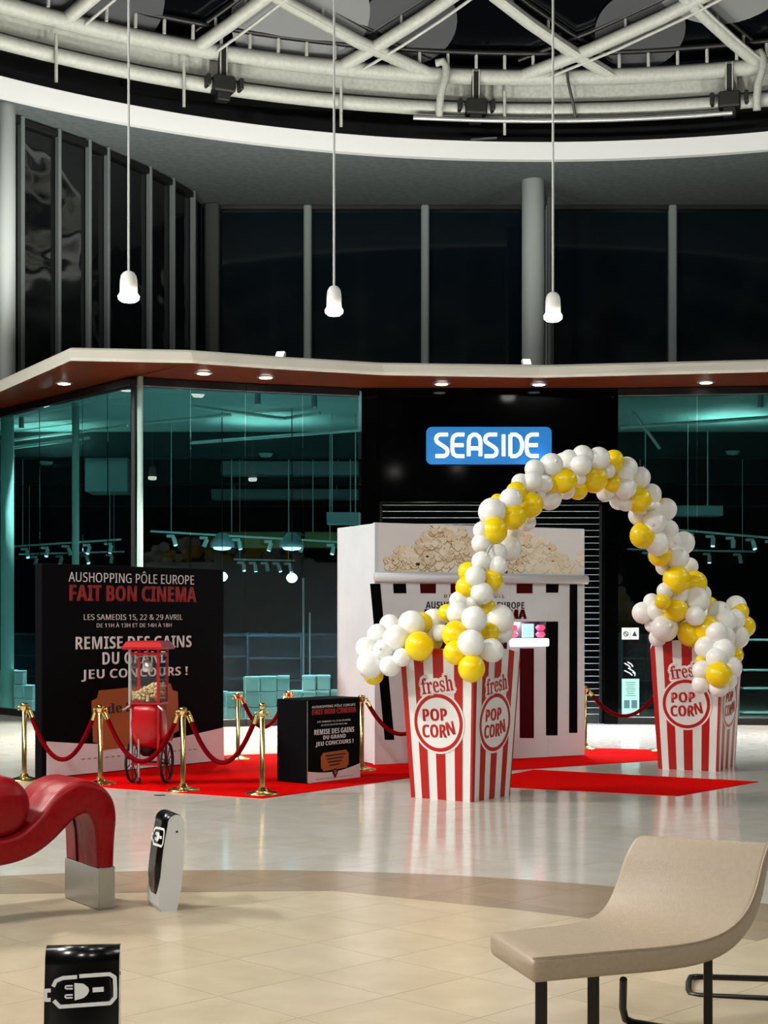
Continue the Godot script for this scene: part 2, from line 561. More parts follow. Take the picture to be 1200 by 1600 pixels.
# ------------------------------------------------------------------ dome
func make_dome() -> void:
	var paint = mat("truss_paint", Color.WHITE, 0.5)
	grain(paint, noise_tex(0.03, Color(0.58, 0.59, 0.56), Color(0.68, 0.69, 0.66), 31), Vector3(0.6, 0.6, 0.6))
	var Y0 = 12.27
	var d = thing("dome_ring_beam", "white tubular steel ring beam carrying the dome roof", "ring beam")
	d.set_meta("kind", "structure")
	var ringpts = func(r: float, y: float): 
		var a = []
		for i in 144: a.append(polar(360.0 * i / 144.0, r, y))
		return a
	var t1 := MB.new(); t1.tube(ringpts.call(14.6, Y0), 0.15, 12, true)
	obj("upper_tube", t1, paint, d)
	obj("web_plate", arc_band(14.72, 11.84, 12.25, 0, 360, 144, 0.06), paint, d)
	var gaps = [-24.472, -4.825, 14.461]
	var t2 := MB.new(); t2.tube(ringpts.call(14.62, 11.63), 0.135, 12, true)
	obj("lower_tube", t2, paint, d)
	var blackm = mat("black_metal", Color.BLACK)
	# clamps on the lower tube
	for g in gaps:
		var fr = Transform3D(Basis(Vector3.UP, deg_to_rad(-g)), polar(g, 14.5, 11.63))
		var b := MB.new()
		b.box(Vector3(0, 0.0, 0.0), Vector3(0.42, 0.30, 0.34), 0.03, fr)
		b.box(Vector3(0, 0.42, 0.0), Vector3(0.16, 0.55, 0.12), 0.02, fr)
		b.box(Vector3(-0.32, 0.02, 0.02), Vector3(0.08, 0.22, 0.36), 0.02, fr)
		b.box(Vector3(0.32, 0.02, 0.02), Vector3(0.08, 0.22, 0.36), 0.02, fr)
		b.box(Vector3(0, -0.22, 0.0), Vector3(0.24, 0.16, 0.22), 0.02, fr)
		var cl = obj("clamp", b, mat("clamp_dark", Color(0.08, 0.085, 0.08), 0.5), d)
		var b2 := MB.new()
		for s in [-1, 1]:
			b2.box(Vector3(0.06 * s, 0.42, 0.07), Vector3(0.025, 0.6, 0.03), 0.005, fr)
		obj("strap", b2, paint, cl)
	# hangers below the web plate
	for x in [-37.228, -27.513, -15.33, -2.605]:
		var b := MB.new()
		b.tube([polar(x, 14.45, 11.95), polar(x, 14.45, 11.1)], 0.03, 8)
		obj("hanger", b, paint, d)
	# bent cable ducts hanging over the tubes
	for x in [-7.248, 16.948]:
		var b := MB.new()
		b.tube([polar(x - 0.7, 14.45, 12.45), polar(x - 0.15, 14.4, 12.47), polar(x + 0.05, 14.36, 12.35), polar(x + 0.02, 14.34, 12.15), polar(x - 0.35, 14.36, 11.85), polar(x - 0.45, 14.40, 11.6), polar(x - 0.45, 14.44, 11.38)], 0.075, 10)
		obj("cable_duct", b, paint, d)
	var cable := MB.new()
	cable.tube([polar(2.154, 14.4, 12.4), polar(2.252, 14.35, 12.1), polar(2.594, 14.38, 11.75), polar(2.935, 14.45, 11.35)], 0.03, 8)
	obj("cable", cable, steel_dark(), d)
	# thin cable tray under the tube
	var tray := MB.new()
	var tp = []
	for i in 9:
		tp.append(polar(lerpf(-9.725, 14.697, i / 8.0), 14.4, 11.36))
	tray.tube(tp, 0.045, 8)
	var tr = thing("cable_tray", "thin bright metal cable tray hung under the lower ring tube", "cable tray")
	obj("rod", tray, mat("bright_metal", Color(0.85, 0.86, 0.86), 0.3, 0.8), tr)
	var br := MB.new()
	br.tube([polar(-5.171, 14.55, 11.02), polar(-3.147, 14.6, 11.08)], 0.03, 8)
	obj("brace", br, mat("bright_metal", Color.WHITE), tr)

	# lattice of crossing tubes: start on the ring, degrees turned per metre inwards
	var legs = [[-43.919, 1.817], [-36.369, 2.702], [-26.436, 3.913], [-15.33, 5.627], [-1.473, 10.741], [-8.139, -12.357], [5.707, -6.889], [16.807, -4.226]]
	for i in 16:
		legs.append([24.0 + i * 17.2, 7.0])
		legs.append([33.0 + i * 17.2, -7.0])
	var place = func(phi: float, rate: float, b: float, lift: float): return polar(phi + rate * b, 14.6 - b, Y0 + 0.7 * b + lift)
	var lt = thing("dome_lattice", "white crossing steel tubes of the glazed dome roof", "roof lattice")
	lt.set_meta("kind", "structure")
	for i in legs.size():
		var m := MB.new()
		var pts = []
		for k in 8: pts.append(place.call(legs[i][0], legs[i][1], k * 0.5, 0.0))
		m.tube(pts, 0.125, 10)
		obj("lattice_tube", m, paint, lt)
		if i < 8:
			var rr := MB.new()
			var q = []
			for k in 6: q.append(place.call(legs[i][0] + 1.0, legs[i][1], k * 0.5 + 0.1, -0.12))
			rr.tube(q, 0.03, 8)
			obj("tie_rod", rr, paint, lt)
			# black glazing rail above the tube with its clips
			var rl := MB.new()
			var e = []
			for k in 8: e.append(place.call(legs[i][0], legs[i][1], k * 0.5, 0.34))
			rl.tube(e, 0.05, 6)
			obj("glazing_rail", rl, blackm, lt)
			for k in 5:
				var cp := MB.new()
				cp.tube([place.call(legs[i][0], legs[i][1], k * 0.45 + 0.3, 0.1), place.call(legs[i][0], legs[i][1], k * 0.45 + 0.3, 0.36)], 0.03, 6)
				obj("clip", cp, paint, lt)
	var edge := MB.new(); edge.tube(ringpts.call(14.45, Y0 + 0.42), 0.06, 8, true)
	obj("edge_rail", edge, blackm, lt)
	for i in 30:
		var ph = -40.0 + i * 2.2
		var cp := MB.new()
		cp.tube([polar(ph, 14.47, Y0 + 0.12), polar(ph, 14.45, Y0 + 0.42)], 0.035, 6)
		obj("clip", cp, paint, lt)
	# dark glazing above, a shallow cone and a flatter cap
	var g := MB.new()
	var prof = [[15.0, Y0 + 0.35], [14.4, Y0 + 0.55], [10.6, Y0 + 3.2], [5.0, Y0 + 4.6], [0.01, Y0 + 5.0]]
	for k in prof.size() - 1:
		for i in 72:
			var p = 5.0 * i
			g.quad(polar(p + 5.0, prof[k][0], prof[k][1]), polar(p, prof[k][0], prof[k][1]), polar(p, prof[k + 1][0], prof[k + 1][1]), polar(p + 5.0, prof[k + 1][0], prof[k + 1][1]))
			g.quad(polar(p, prof[k][0], prof[k][1] + 0.05), polar(p + 5.0, prof[k][0], prof[k][1] + 0.05), polar(p + 5.0, prof[k + 1][0], prof[k + 1][1] + 0.05), polar(p, prof[k + 1][0], prof[k + 1][1] + 0.05))
	struct(obj("window_dome", g, mat("dome_glass", Color(0.012, 0.018, 0.028), 0.12)), "dark night glazing of the dome roof", "glazing")
	# round fabric shades stretched under the glass
	var shades = [[-34.23, 0.152, 1.253], [-18.921, 0.557, 1.315], [-10.352, 0.61, 0.911], [4.876, 2.096, 0.987], [14.2, 1.759, 1.45], [7.721, 0.531, 0.856]]
	var cloth = [mat("shade_light", Color(0.44, 0.45, 0.45), 0.9), mat("shade_dark", Color(0.24, 0.25, 0.26), 0.9)]
	var says = ["grey round shade at the outer end of the dome edge", "pale round shade between the first and second hanging lamp cords", "dark round shade low at the ring beam, behind the tube crossing", "pale round shade high above the third hanging lamp cord", "largest pale round shade under the dome glass", "dark round shade low above the cable tray"]
	for i in shades.size():
		var s = shades[i]
		var slope = atan(0.7)
		var at = polar(s[0], 14.6 - s[1], Y0 + 0.7 * s[1] + 0.23 + 0.03 * (i % 3))
		var xf = Transform3D(Basis(Vector3.UP, deg_to_rad(-s[0])) * Basis(Vector3.RIGHT, -slope), at)
		var m := MB.new()
		m.lathe([Vector2(0.0, 0.02), Vector2(s[2], 0.02), Vector2(s[2], 0.0), Vector2(0.0, 0.0)], 40, xf, false)
		tag(obj("sun_shade", m, cloth[[1, 0, 1, 0, 0, 1][i]]), says[i], "sun shade", "round shades under the dome")

func steel_dark() -> StandardMaterial3D:
	return mat("steel_dark", Color(0.3, 0.31, 0.3), 0.4, 0.5)

# ------------------------------------------------------------------ canopy
const LIP := [[-9.2, -28.9], [-6.34, -25.35], [-4.55, -22.28], [-2.8, -22.5], [-1.4, -23.1], [0.0, -23.6], [2.39, -23.87], [5.83, -23.3], [10.0, -21.8]]
const FRONT := [[-9.9, -31.4], [-6.84, -27.4], [-4.9, -25.0], [-3.86, -23.75], [-2.2, -24.35], [-0.41, -24.86], [3.78, -24.86], [6.3, -24.6], [10.5, -23.4]]

func make_canopy() -> void:
	var cream = mat("canopy_cream", Color(0.82, 0.81, 0.76), 0.5)
	var wood = mat("canopy_wood", Color.WHITE, 0.28)
	var f := FastNoiseLite.new(); f.seed = 8; f.frequency = 0.02; f.fractal_octaves = 4
	var t := NoiseTexture2D.new(); t.width = 512; t.height = 512; t.seamless = true; t.noise = f
	var gr := Gradient.new(); gr.set_color(0, Color(0.24, 0.085, 0.03)); gr.set_color(1, Color(0.42, 0.17, 0.07))
	t.color_ramp = gr
	grain(wood, t, Vector3(0.25, 2.0, 2.0))
	var c = thing("trim_3", "long canopy with a cream edge over the shop windows", "canopy")
	c.set_meta("kind", "structure")
	var edge := MB.new()
	var sof := MB.new()
	var top := MB.new()
	for i in LIP.size() - 1:
		var a = Vector3(LIP[i][0], 0, LIP[i][1])
		var b = Vector3(LIP[i + 1][0], 0, LIP[i + 1][1])
		var fa = Vector3(FRONT[i][0], 0, FRONT[i][1])
		var fb = Vector3(FRONT[i + 1][0], 0, FRONT[i + 1][1])
		var y = func(v: Vector3, h: float): return Vector3(v.x, h, v.z)
		# face leans back a little, with a small lower lip
		var na = (fa - a).normalized() * 0.05
		var nb = (fb - b).normalized() * 0.05
		edge.quad(y.call(a, 5.45), y.call(b, 5.45), y.call(b, 5.49), y.call(a, 5.49))
		edge.quad(y.call(a, 5.49), y.call(b, 5.49), y.call(b + nb, 5.62), y.call(a + na, 5.62))
		edge.quad(y.call(a + na, 5.62), y.call(b + nb, 5.62), y.call(b + nb * 3, 5.66), y.call(a + na * 3, 5.66))
		edge.quad(y.call(b, 5.45), y.call(a, 5.45), y.call(a + na, 5.45), y.call(b + nb, 5.45))
		edge.quad(y.call(b + nb, 5.45), y.call(a + na, 5.45), y.call(a + na, 5.47), y.call(b + nb, 5.47))
		sof.quad(y.call(b + nb, 5.462), y.call(a + na, 5.462), y.call(fa, 5.43), y.call(fb, 5.43))
		top.quad(y.call(a + na * 3, 5.66), y.call(b + nb * 3, 5.66), y.call(fb, 5.66), y.call(fa, 5.66))
	obj("edge", edge, cream, c)
	obj("wood_soffit", sof, wood, c)
	obj("roof_skin", top, cream, c)
	# shop roof behind it
	var r := MB.new()
	var ra = []
	var rb = []
	for p in FRONT:
		ra.append(Vector3(p[0], 5.60, p[1])); rb.append(Vector3(p[0], 5.60, -40.0))
	for i in ra.size() - 1:
		r.quad(ra[i], ra[i + 1], rb[i + 1], rb[i])
		r.quad(ra[i + 1] - Vector3(0, 0.1, 0), ra[i] - Vector3(0, 0.1, 0), rb[i] - Vector3(0, 0.1, 0), rb[i + 1] - Vector3(0, 0.1, 0))
	struct(obj("trim_4", r, mat("shop_roof", Color(0.25, 0.25, 0.25), 0.9)), "flat grey roof over the shop behind the canopy", "roof")

	# recessed downlights in the wood
	var lights = [Vector3(-5.062, 5.426, -24.3), Vector3(-2.738, 5.457, -23.3), Vector3(-1.827, 5.443, -23.7), Vector3(0.913, 5.454, -24.35), Vector3(2.46, 5.452, -24.4), Vector3(5.072, 5.491, -24.2), Vector3(8.2, 5.45, -23.1)]
	var says = ["oval white downlight in the wood near the canopy's outer corner", "bright star-like downlight in the wood soffit above the tall mullion", "white downlight in the wood, next after the brightest one", "white downlight in the wood above the shop sign's near end", "bluish downlight in the wood above the shop sign", "white downlight in the wood above the glass beside the shutter", "white downlight in the wood outside the view"]
	var cols = [Color(1, 0.98, 0.94), Color(1, 0.97, 0.92), Color(1, 0.98, 0.94), Color(1, 0.98, 0.94), Color(0.80, 0.86, 1.0), Color(1, 0.98, 0.94), Color(1, 0.98, 0.94)]
	for i in lights.size():
		var p = lights[i]
		var th = thing("downlight", says[i], "downlight", Vector3(p.x, 5.425, p.z), 0.0, "downlights in the canopy")
		var rim := MB.new()
		rim.lathe([Vector2(0.105, 0.02), Vector2(0.14, 0.02), Vector2(0.14, -0.005), Vector2(0.105, -0.012), Vector2(0.105, 0.02)], 24)
		obj("rim", rim, mat("steel_rim", Color(0.75, 0.75, 0.74), 0.3, 0.7), th)
		var lens := MB.new()
		lens.lathe([Vector2(0.0, 0.015), Vector2(0.105, 0.015), Vector2(0.095, -0.012), Vector2(0.0, -0.03)], 24)
		obj("lamp_lens", lens, glow("downlight_glow_blue" if i == 4 else "downlight_glow", cols[i], 9.0), th)
		lamp_at("spot", Vector3(0, -0.05, 0), cols[i], 80.0, 0.1, th, Vector3(0, -1, 0.35), 36.0)
	# small floodlights standing on the canopy, aimed at the dome
	var fl = [Vector3(-4.22, 5.97, -24.0), Vector3(-1.613, 5.793, -23.9), Vector3(2.286, 5.81, -24.6), Vector3(7.4, 5.66, -23.7)]
	var fsays = ["small white floodlight on the canopy under the first hanging lamp", "small white floodlight on the canopy between the first and second hanging lamps", "small white floodlight on the canopy at the foot of the round column", "small white floodlight on the canopy outside the view"]
	for i in fl.size():
		var th = thing("floodlight", fsays[i], "floodlight", Vector3(fl[i].x, 5.66, fl[i].z), [12.0, -8.0, 4.0, 0.0][i], "floodlights on the canopy")
		var b := MB.new()
		var tilt = Transform3D(Basis(Vector3.RIGHT, deg_to_rad(-50.0)), Vector3(0, 0.13, 0))
		b.box(Vector3.ZERO, Vector3(0.16, 0.2, 0.07), 0.02, tilt)
		obj("housing", b, mat("flood_white", Color(0.82, 0.83, 0.82), 0.4), th)
		var s := MB.new()
		s.box(Vector3(0, 0.03, 0), Vector3(0.12, 0.06, 0.08), 0.01)
		obj("bracket", s, mat("flood_white", Color.WHITE), th)
		var gl := MB.new()
		gl.box(Vector3(0, 0, 0.036), Vector3(0.12, 0.15, 0.004), 0.001, tilt)
		obj("lamp_glass", gl, glow("flood_glow", Color(1, 0.98, 0.93), 2.0), th)
		lamp_at("spot", Vector3(0, 0.27, 0.12), Color(1, 0.985, 0.95), 34.0, 0.08, th, Vector3(0, 1.0, 0.1), 88.0)

# ------------------------------------------------------------------ shop front
func make_shopfront() -> void:
	var black = mat("portal_black", Color(0.006, 0.007, 0.008), 0.07)
	black.metallic_specular = 0.22
	var frame = mat("frame_black", Color(0.012, 0.013, 0.014), 0.4)
	var glass = mat("green_glass", Color(0.58, 0.755, 0.755, 0.0), 0.0)
	glass.transparency = BaseMaterial3D.TRANSPARENCY_ALPHA
	glass.refraction_enabled = true
	glass.refraction_scale = 0.03
	var says = ["green tinted glazing far along the receding shop side", "green tinted glazing of the receding shop side", "green tinted glazing from the round post to the corner mullion", "tall green shop window next to the corner mullion", "tall green shop window between the glass joint and the black portal", "", "tall green shop window past the roller shutter", "green shop window beyond the last visible joint"]
	var wn = 1
	for i in FRONT.size() - 1:
		if i == 5: continue
		var a = Vector3(FRONT[i][0], 0, FRONT[i][1])
		var d = Vector3(FRONT[i + 1][0], 0, FRONT[i + 1][1]) - a
		var xf = Transform3D(Basis(d.normalized(), Vector3.UP, d.normalized().cross(Vector3.UP)), a)
		var L = d.length()
		var w = Node3D.new(); w.name = "window_%d" % wn; wn += 1
		add_child(w)
		struct(w, says[i], "window")
		var hd := MB.new(); hd.box(Vector3(L / 2, 5.36, 0), Vector3(L, 0.13, 0.14), 0.01, xf)
		obj("head_rail", hd, frame, w)
		var sl := MB.new(); sl.box(Vector3(L / 2, 0.06, 0), Vector3(L, 0.12, 0.14), 0.01, xf)
		obj("sill", sl, frame, w)
		var np = 2 if L > 1.6 else 1
		for k in np:
			var m := BoxMesh.new()
			m.size = Vector3(L / np - 0.014, 5.17, 0.02)
			var o = obj("pane", m, glass, w)
			o.transform = xf * Transform3D(Basis(), Vector3(L * (k + 0.5) / np, 2.705, 0))
	# black corner mullion
	var cm := MB.new(); cm.box(Vector3(-3.87, 2.7, -23.75), Vector3(0.07, 5.4, 0.16), 0.01)
	struct(obj("trim_5", cm, frame), "slim black corner mullion of the shop glazing", "mullion")
	# black portal with the shutter opening
	var p = Node3D.new(); p.name = "wall_portal"; add_child(p)
	struct(p, "black glossy portal around the roller shutter", "portal")
	var zf = -24.80
	var x0 = -0.362
	var x1 = 3.782
	var s0 = -0.083
	var s1 = 3.555
	var top = 3.581
	for r in [[x0, s0, 0.0, 5.44, "pier"], [s1, x1, 0.0, 5.44, "pier"], [s0, s1, top, 5.44, "header"]]:
		var b := MB.new(); b.box(Vector3((r[0] + r[1]) / 2, (r[2] + r[3]) / 2, zf - 0.15), Vector3(r[1] - r[0], r[3] - r[2], 0.3), 0.006)
		obj(r[4], b, black, p)
	# roller shutter: bright rods with clear strips between
	var sh = thing("roller_shutter", "closed see-through roller shutter of bright metal bars under the shop sign", "roller shutter")
	var zs = zf - 0.18
	var rod = mat("shutter_rod", Color(0.66, 0.68, 0.69), 0.3, 0.3)
	var pitch = 9.9 / 2400.0 * 24.98
	var nn = int(top / pitch)
	var strip = mat("clear_strip", Color(0.1, 0.12, 0.12, 0.015), 0.1)
	strip.metallic_specular = 0.2
	strip.transparency = BaseMaterial3D.TRANSPARENCY_ALPHA
	for i in nn:
		var y = top - 0.03 - i * pitch
		var b := MB.new(); b.box(Vector3((s0 + s1) / 2, y, zs), Vector3(s1 - s0 - 0.06, 0.011, 0.025), 0.003)
		var sl = obj("slat", b, rod, sh)
		var c := MB.new(); c.box(Vector3((s0 + s1) / 2, y - pitch / 2, zs - 0.01), Vector3(s1 - s0 - 0.1, pitch - 0.026, 0.006))
		obj("clear_strip", c, strip, sl)
	for s in [s0 + 0.03, s1 - 0.03]:
		var b := MB.new(); b.box(Vector3(s, top / 2, zs), Vector3(0.05, top, 0.08), 0.01)
		obj("guide_rail", b, mat("guide_grey", Color(0.10, 0.105, 0.11), 0.4, 0.5), sh)
	# sign
	var w = 2.017
	var h = 0.597
	var sg = thing("shop_sign", "lit blue shop sign with white letters on the black portal", "sign", Vector3(1.688, 4.489, -24.78))
	var rr = 0.09
	var poly := PackedVector2Array()
	for q in [[1, 1, 0], [-1, 1, 90], [-1, -1, 180], [1, -1, 270]]:
		for k in 7:
			var an = deg_to_rad(q[2] + 15.0 * k)
			poly.append(Vector2(q[0] * (w / 2 - rr) + cos(an) * rr, q[1] * (h / 2 - rr) + sin(an) * rr))
	var bd := MB.new(); bd.prism(poly, 0.0, 0.08)
	obj("lightbox", bd, glow("sign_blue", Color(0.01, 0.36, 0.60), 0.75), sg)
	var glyphs = {
		"S": [[[0.92, 1.2], [0.34, 1.2], [0.16, 1.12], [0.10, 0.97], [0.16, 0.83], [0.34, 0.73], [0.66, 0.58], [0.84, 0.47], [0.90, 0.33], [0.84, 0.18], [0.66, 0.1], [0.06, 0.1]]],
		"E": [[[0.92, 1.2], [0.40, 1.2], [0.18, 1.10], [0.1, 0.90], [0.1, 0.40], [0.18, 0.20], [0.40, 0.1], [0.92, 0.1]], [[0.1, 0.66], [0.86, 0.66]]],
		"A": [[[0.1, 0.1], [0.1, 0.86], [0.18, 1.08], [0.40, 1.2], [0.60, 1.2], [0.82, 1.08], [0.9, 0.86], [0.9, 0.1]], [[0.1, 0.5], [0.9, 0.5]]],
		"I": [[[0.5, 0.1], [0.5, 1.2]]],
		"D": [[[0.1, 0.1], [0.1, 1.2]], [[0.1, 1.2], [0.48, 1.2], [0.76, 1.06], [0.9, 0.78], [0.9, 0.52], [0.76, 0.24], [0.48, 0.1], [0.1, 0.1]]]}
	var x = -0.875
	var u = 0.27
	var lt = mat("sign_white", Color.WHITE, 0.5)
	lt = glow("sign_letters", Color(1, 1, 1), 1.15)
	for ch in "SEASIDE":
		var wd = 0.115 if ch == "I" else 0.235
		var m := MB.new()
		for stq in glyphs[ch]:
			var pts = []
			for q in stq: pts.append(Vector2(x + (q[0] - (0.5 if ch == "I" else 0.0)) * 0.235 + (0.058 if ch == "I" else 0.0), -0.172 + (q[1] - 0.1) * 0.315))
			m.stroke(pts, 0.058, 0.08, 0.095)
		obj("letter", m, lt, sg)
		x += wd + 0.028
	var l = AreaLight3D.new()
	l.name = "light"; l.area_size = Vector2(w * 0.95, h * 0.9); l.light_color = Color(0.45, 0.72, 0.95); l.light_energy = 0.1; l.shadow_enabled = true; l.area_range = 60.0
	sg.add_child(l); l.position = Vector3(0, 0, 0.12); l.rotation_degrees.y = 180.0
	# notices on the glass past the shutter
	var zg = -24.78
	var paper = mat("paper_teal", Color(0.62, 0.82, 0.80), 0.7)
	var white = mat("paper_white", Color(0.85, 0.9, 0.9), 0.7)
	var ink = mat("print_dark", Color(0.03, 0.06, 0.08), 0.6)
	var st = thing("window_sticker", "pair of small square warning stickers on the shop glass", "sticker", Vector3(3.973, 1.463, zg))
	for s in [-1, 1]:
		var b := MB.new(); b.box(Vector3(0.07 * s, 0, 0), Vector3(0.135, 0.19, 0.004))
		obj("square", b, white, st)
	var ic := MB.new(); ic.ringflat(Vector2(-0.07, -0.005), 0.03, 0.042, 0.004); ic.stroke([Vector2(-0.095, 0.02), Vector2(-0.045, -0.03)], 0.014, 0.002, 0.005)
	ic.prism(PackedVector2Array([Vector2(0.03, -0.04), Vector2(0.11, -0.04), Vector2(0.07, 0.04)]), 0.002, 0.005)
	obj("print", ic, ink, st)
	var nt = thing("paper_notice", "pale paper notice taped low on the shop glass", "notice", Vector3(3.977, 0.444, zg))
	var nb := MB.new(); nb.box(Vector3.ZERO, Vector3(0.28, 0.58, 0.004))
	obj("sheet", nb, paper, nt)
	var np2 := MB.new()
	for k in 7: np2.box(Vector3(0, 0.23 - k * 0.035, 0.003), Vector3(0.16 - 0.02 * (k % 3), 0.008, 0.002))
	np2.box(Vector3(-0.06, -0.12, 0.003), Vector3(0.09, 0.13, 0.002)); np2.box(Vector3(0.06, -0.12, 0.003), Vector3(0.09, 0.13, 0.002))
	obj("print", np2, mat("print_grey", Color(0.25, 0.42, 0.42), 0.6), nt)
	var hw = thing("window_writing", "white hand-drawn slanting strokes on the glass above the notice", "writing", Vector3(3.957, 0.887, zg))
	var hb := MB.new()
	for q in [[-0.08, 0.10, 0.02, 0.02], [-0.03, 0.12, 0.06, 0.04], [-0.08, -0.02, 0.05, -0.10], [-0.02, 0.02, 0.10, -0.07], [0.05, -0.04, 0.09, -0.11]]:
		hb.stroke([Vector2(q[0], q[1]), Vector2((q[0] + q[2]) / 2 + 0.02, (q[1] + q[3]) / 2), Vector2(q[2], q[3])], 0.018, 0.0, 0.004)
	obj("stroke", hb, white, hw)

# ------------------------------------------------------------------ inside the dark shop
func make_shop_inside() -> void:
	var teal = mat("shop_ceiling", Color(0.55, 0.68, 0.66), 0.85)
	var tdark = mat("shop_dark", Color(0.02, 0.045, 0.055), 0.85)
	var c := MB.new(); c.box(Vector3(0.5, 5.44, -32.5), Vector3(26, 0.06, 18.2))
	# ceiling is cut along the front by the canopy line, so keep it just inside
	var cs := MB.new()
	for i in FRONT.size() - 1:
		var a = Vector3(FRONT[i][0], 5.40, FRONT[i][1] - 0.1)
		var b = Vector3(FRONT[i + 1][0], 5.40, FRONT[i + 1][1] - 0.1)
		cs.quad(b, a, Vector3(a.x, 5.40, -41), Vector3(b.x, 5.40, -41))
	struct(obj("ceiling_shop", cs, teal), "concrete ceiling inside the dark shop", "ceiling")
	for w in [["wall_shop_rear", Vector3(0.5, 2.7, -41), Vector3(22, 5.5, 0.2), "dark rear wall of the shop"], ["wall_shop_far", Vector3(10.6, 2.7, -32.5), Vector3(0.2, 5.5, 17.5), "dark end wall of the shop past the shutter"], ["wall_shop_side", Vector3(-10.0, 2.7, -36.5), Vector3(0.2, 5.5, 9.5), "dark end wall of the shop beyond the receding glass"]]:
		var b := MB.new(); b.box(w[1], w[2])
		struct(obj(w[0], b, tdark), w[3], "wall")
	# downstand beams
	var says = ["wide concrete beam across the shop ceiling near the glass", "second concrete beam deeper in the shop ceiling", "third concrete beam deep in the shop"]
	for i in 3:
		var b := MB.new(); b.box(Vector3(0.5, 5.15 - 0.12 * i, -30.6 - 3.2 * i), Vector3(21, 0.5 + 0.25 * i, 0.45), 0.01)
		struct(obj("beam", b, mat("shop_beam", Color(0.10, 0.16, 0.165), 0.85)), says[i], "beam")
	# posts standing just behind the glass
	var po = [[-6.905, -27.9, 0.19, "wide round pale post at the outer edge inside the shop"], [-5.271, -26.3, 0.062, "slim round pale post inside the receding shop glazing"], [-3.723, -23.45, 0.045, "slim pale post standing against the black corner mullion"]]
	for q in po:
		var b := MB.new(); b.lathe([Vector2(0.0, 0.0), Vector2(q[2], 0.0), Vector2(q[2], 5.4), Vector2(0.0, 5.4)], 20, Transform3D(Basis(), Vector3(q[0], 0, q[1])))
		struct(obj("shop_post", b, mat("shop_post", Color(0.66, 0.80, 0.77), 0.5)), q[3], "post")
	# conduits under the ceiling
	var cd = [[Vector3(-3.211, 5.254, -25.69), Vector3(-1.787, 5.263, -27.32)], [Vector3(-1.787, 5.263, -27.32), Vector3(-1.106, 5.262, -26.55)], [Vector3(-4.298, 5.208, -27.51), Vector3(-2.636, 5.204, -26.36)], [Vector3(-3.584, 4.985, -28.67), Vector3(-0.459, 5.081, -27.51)], [Vector3(-7.322, 5.222, -30.3), Vector3(-4.682, 5.235, -28.09)], [Vector3(-7.178, 5.004, -29.7), Vector3(-5.482, 5.072, -28.6)], [Vector3(4.22, 5.184, -25.97), Vector3(5.171, 4.911, -28.86)], [Vector3(4.153, 5.056, -26.94), Vector3(6.492, 5.109, -25.97)]]
	var csay = ["long pale conduit slanting under the shop ceiling near the corner", "short pale conduit continuing the long slanting one", "pale conduit crossing the long one near the corner post", "long low conduit below the crossing pair", "upper pale pipe behind the receding glazing", "lower pale pipe behind the receding glazing", "slanting pale brace beside the shutter's far pier", "long pale conduit beyond the balloon arch"]
	for i in cd.size():
		var b := MB.new(); b.tube([cd[i][0], cd[i][1]], 0.03, 8)
		tag(obj("conduit", b, mat("conduit", Color(0.75, 0.82, 0.8), 0.5)), csay[i], "conduit", "conduits under the shop ceiling")
	# hanging ducts and bulkheads
	var dk = [[140, 165, 205, 745, 30.5, 0.9, "pale ventilation box high behind the receding glazing"], [345, 720, 560, 742, 33.0, 0.5, "dark teal duct running across the shop"], [510, 800, 563, 818, 27.5, 0.5, "pale teal box hanging beside the portal"], [342, 831, 470, 856, 32.0, 0.15, "olive sign board hanging over the tills"], [476, 831, 560, 856, 32.0, 0.15, "second olive sign board next to the portal"], [990, 790, 1130, 806, 30.0, 0.4, "dark teal duct beyond the balloon arch"], [330, 764, 560, 780, 34.0, 0.4, "lower dark duct across the shop"]]
	dk[0] = [133, 690, 200, 768, 30.5, 0.9, "pale ventilation box high behind the receding glazing"]
	for q in dk:
		var z = q[4]
		var a = Vector2((q[0] - 600) * z / 2400.0, 1.7 - (q[3] - 967) * z / 2400.0)
		var e = Vector2((q[2] - 600) * z / 2400.0, 1.7 - (q[1] - 967) * z / 2400.0)
		var b := MB.new(); b.box(Vector3((a.x + e.x) / 2, (a.y + e.y) / 2, -z - q[5] / 2), Vector3(e.x - a.x, e.y - a.y, q[5]), 0.01)
		var th = thing("ceiling_duct" if not q[6].contains("olive") else "hanging_board", q[6], "duct" if not q[6].contains("olive") else "board")
		var big = q[6].contains("olive")
		obj("panel" if big else "casing", b, mat("olive_board", Color(0.42, 0.44, 0.26), 0.7) if big else mat("duct_teal", Color(0.45, 0.55, 0.55), 0.6), th)
		var ro := MB.new()
		for s in [0.15, 0.85]: ro.tube([Vector3(lerpf(a.x, e.x, s), e.y, -z - q[5] / 2), Vector3(lerpf(a.x, e.x, s), 5.4, -z - q[5] / 2)], 0.012, 6)
		obj("hanger", ro, mat("conduit", Color.WHITE), th)
	# lighting track with spots, hung in the shop
	var tracks = [[Vector3(-4.41, 3.355, -29.0), Vector3(-0.699, 3.212, -30.5), 6, "long white lighting track across the shop window"], [Vector3(-7.733, 3.207, -32.0), Vector3(-5.21, 3.276, -30.5), 5, "lighting track behind the receding glazing"], [Vector3(5.343, 3.322, -28.0), Vector3(7.492, 3.21, -29.0), 5, "lighting track beyond the balloon arch"], [Vector3(-3.231, 2.979, -33.0), Vector3(-1.925, 2.951, -33.0), 5, "small lit track deep in the shop"], [Vector3(-8.075, 3.131, -34.0), Vector3(-5.737, 3.188, -34.0), 4, "second track deeper behind the receding glazing"], [Vector3(5.067, 3.153, -32.0), Vector3(7.733, 3.1, -32.0), 4, "track deep in the shop past the shutter"]]
	var rng := RandomNumberGenerator.new(); rng.seed = 12
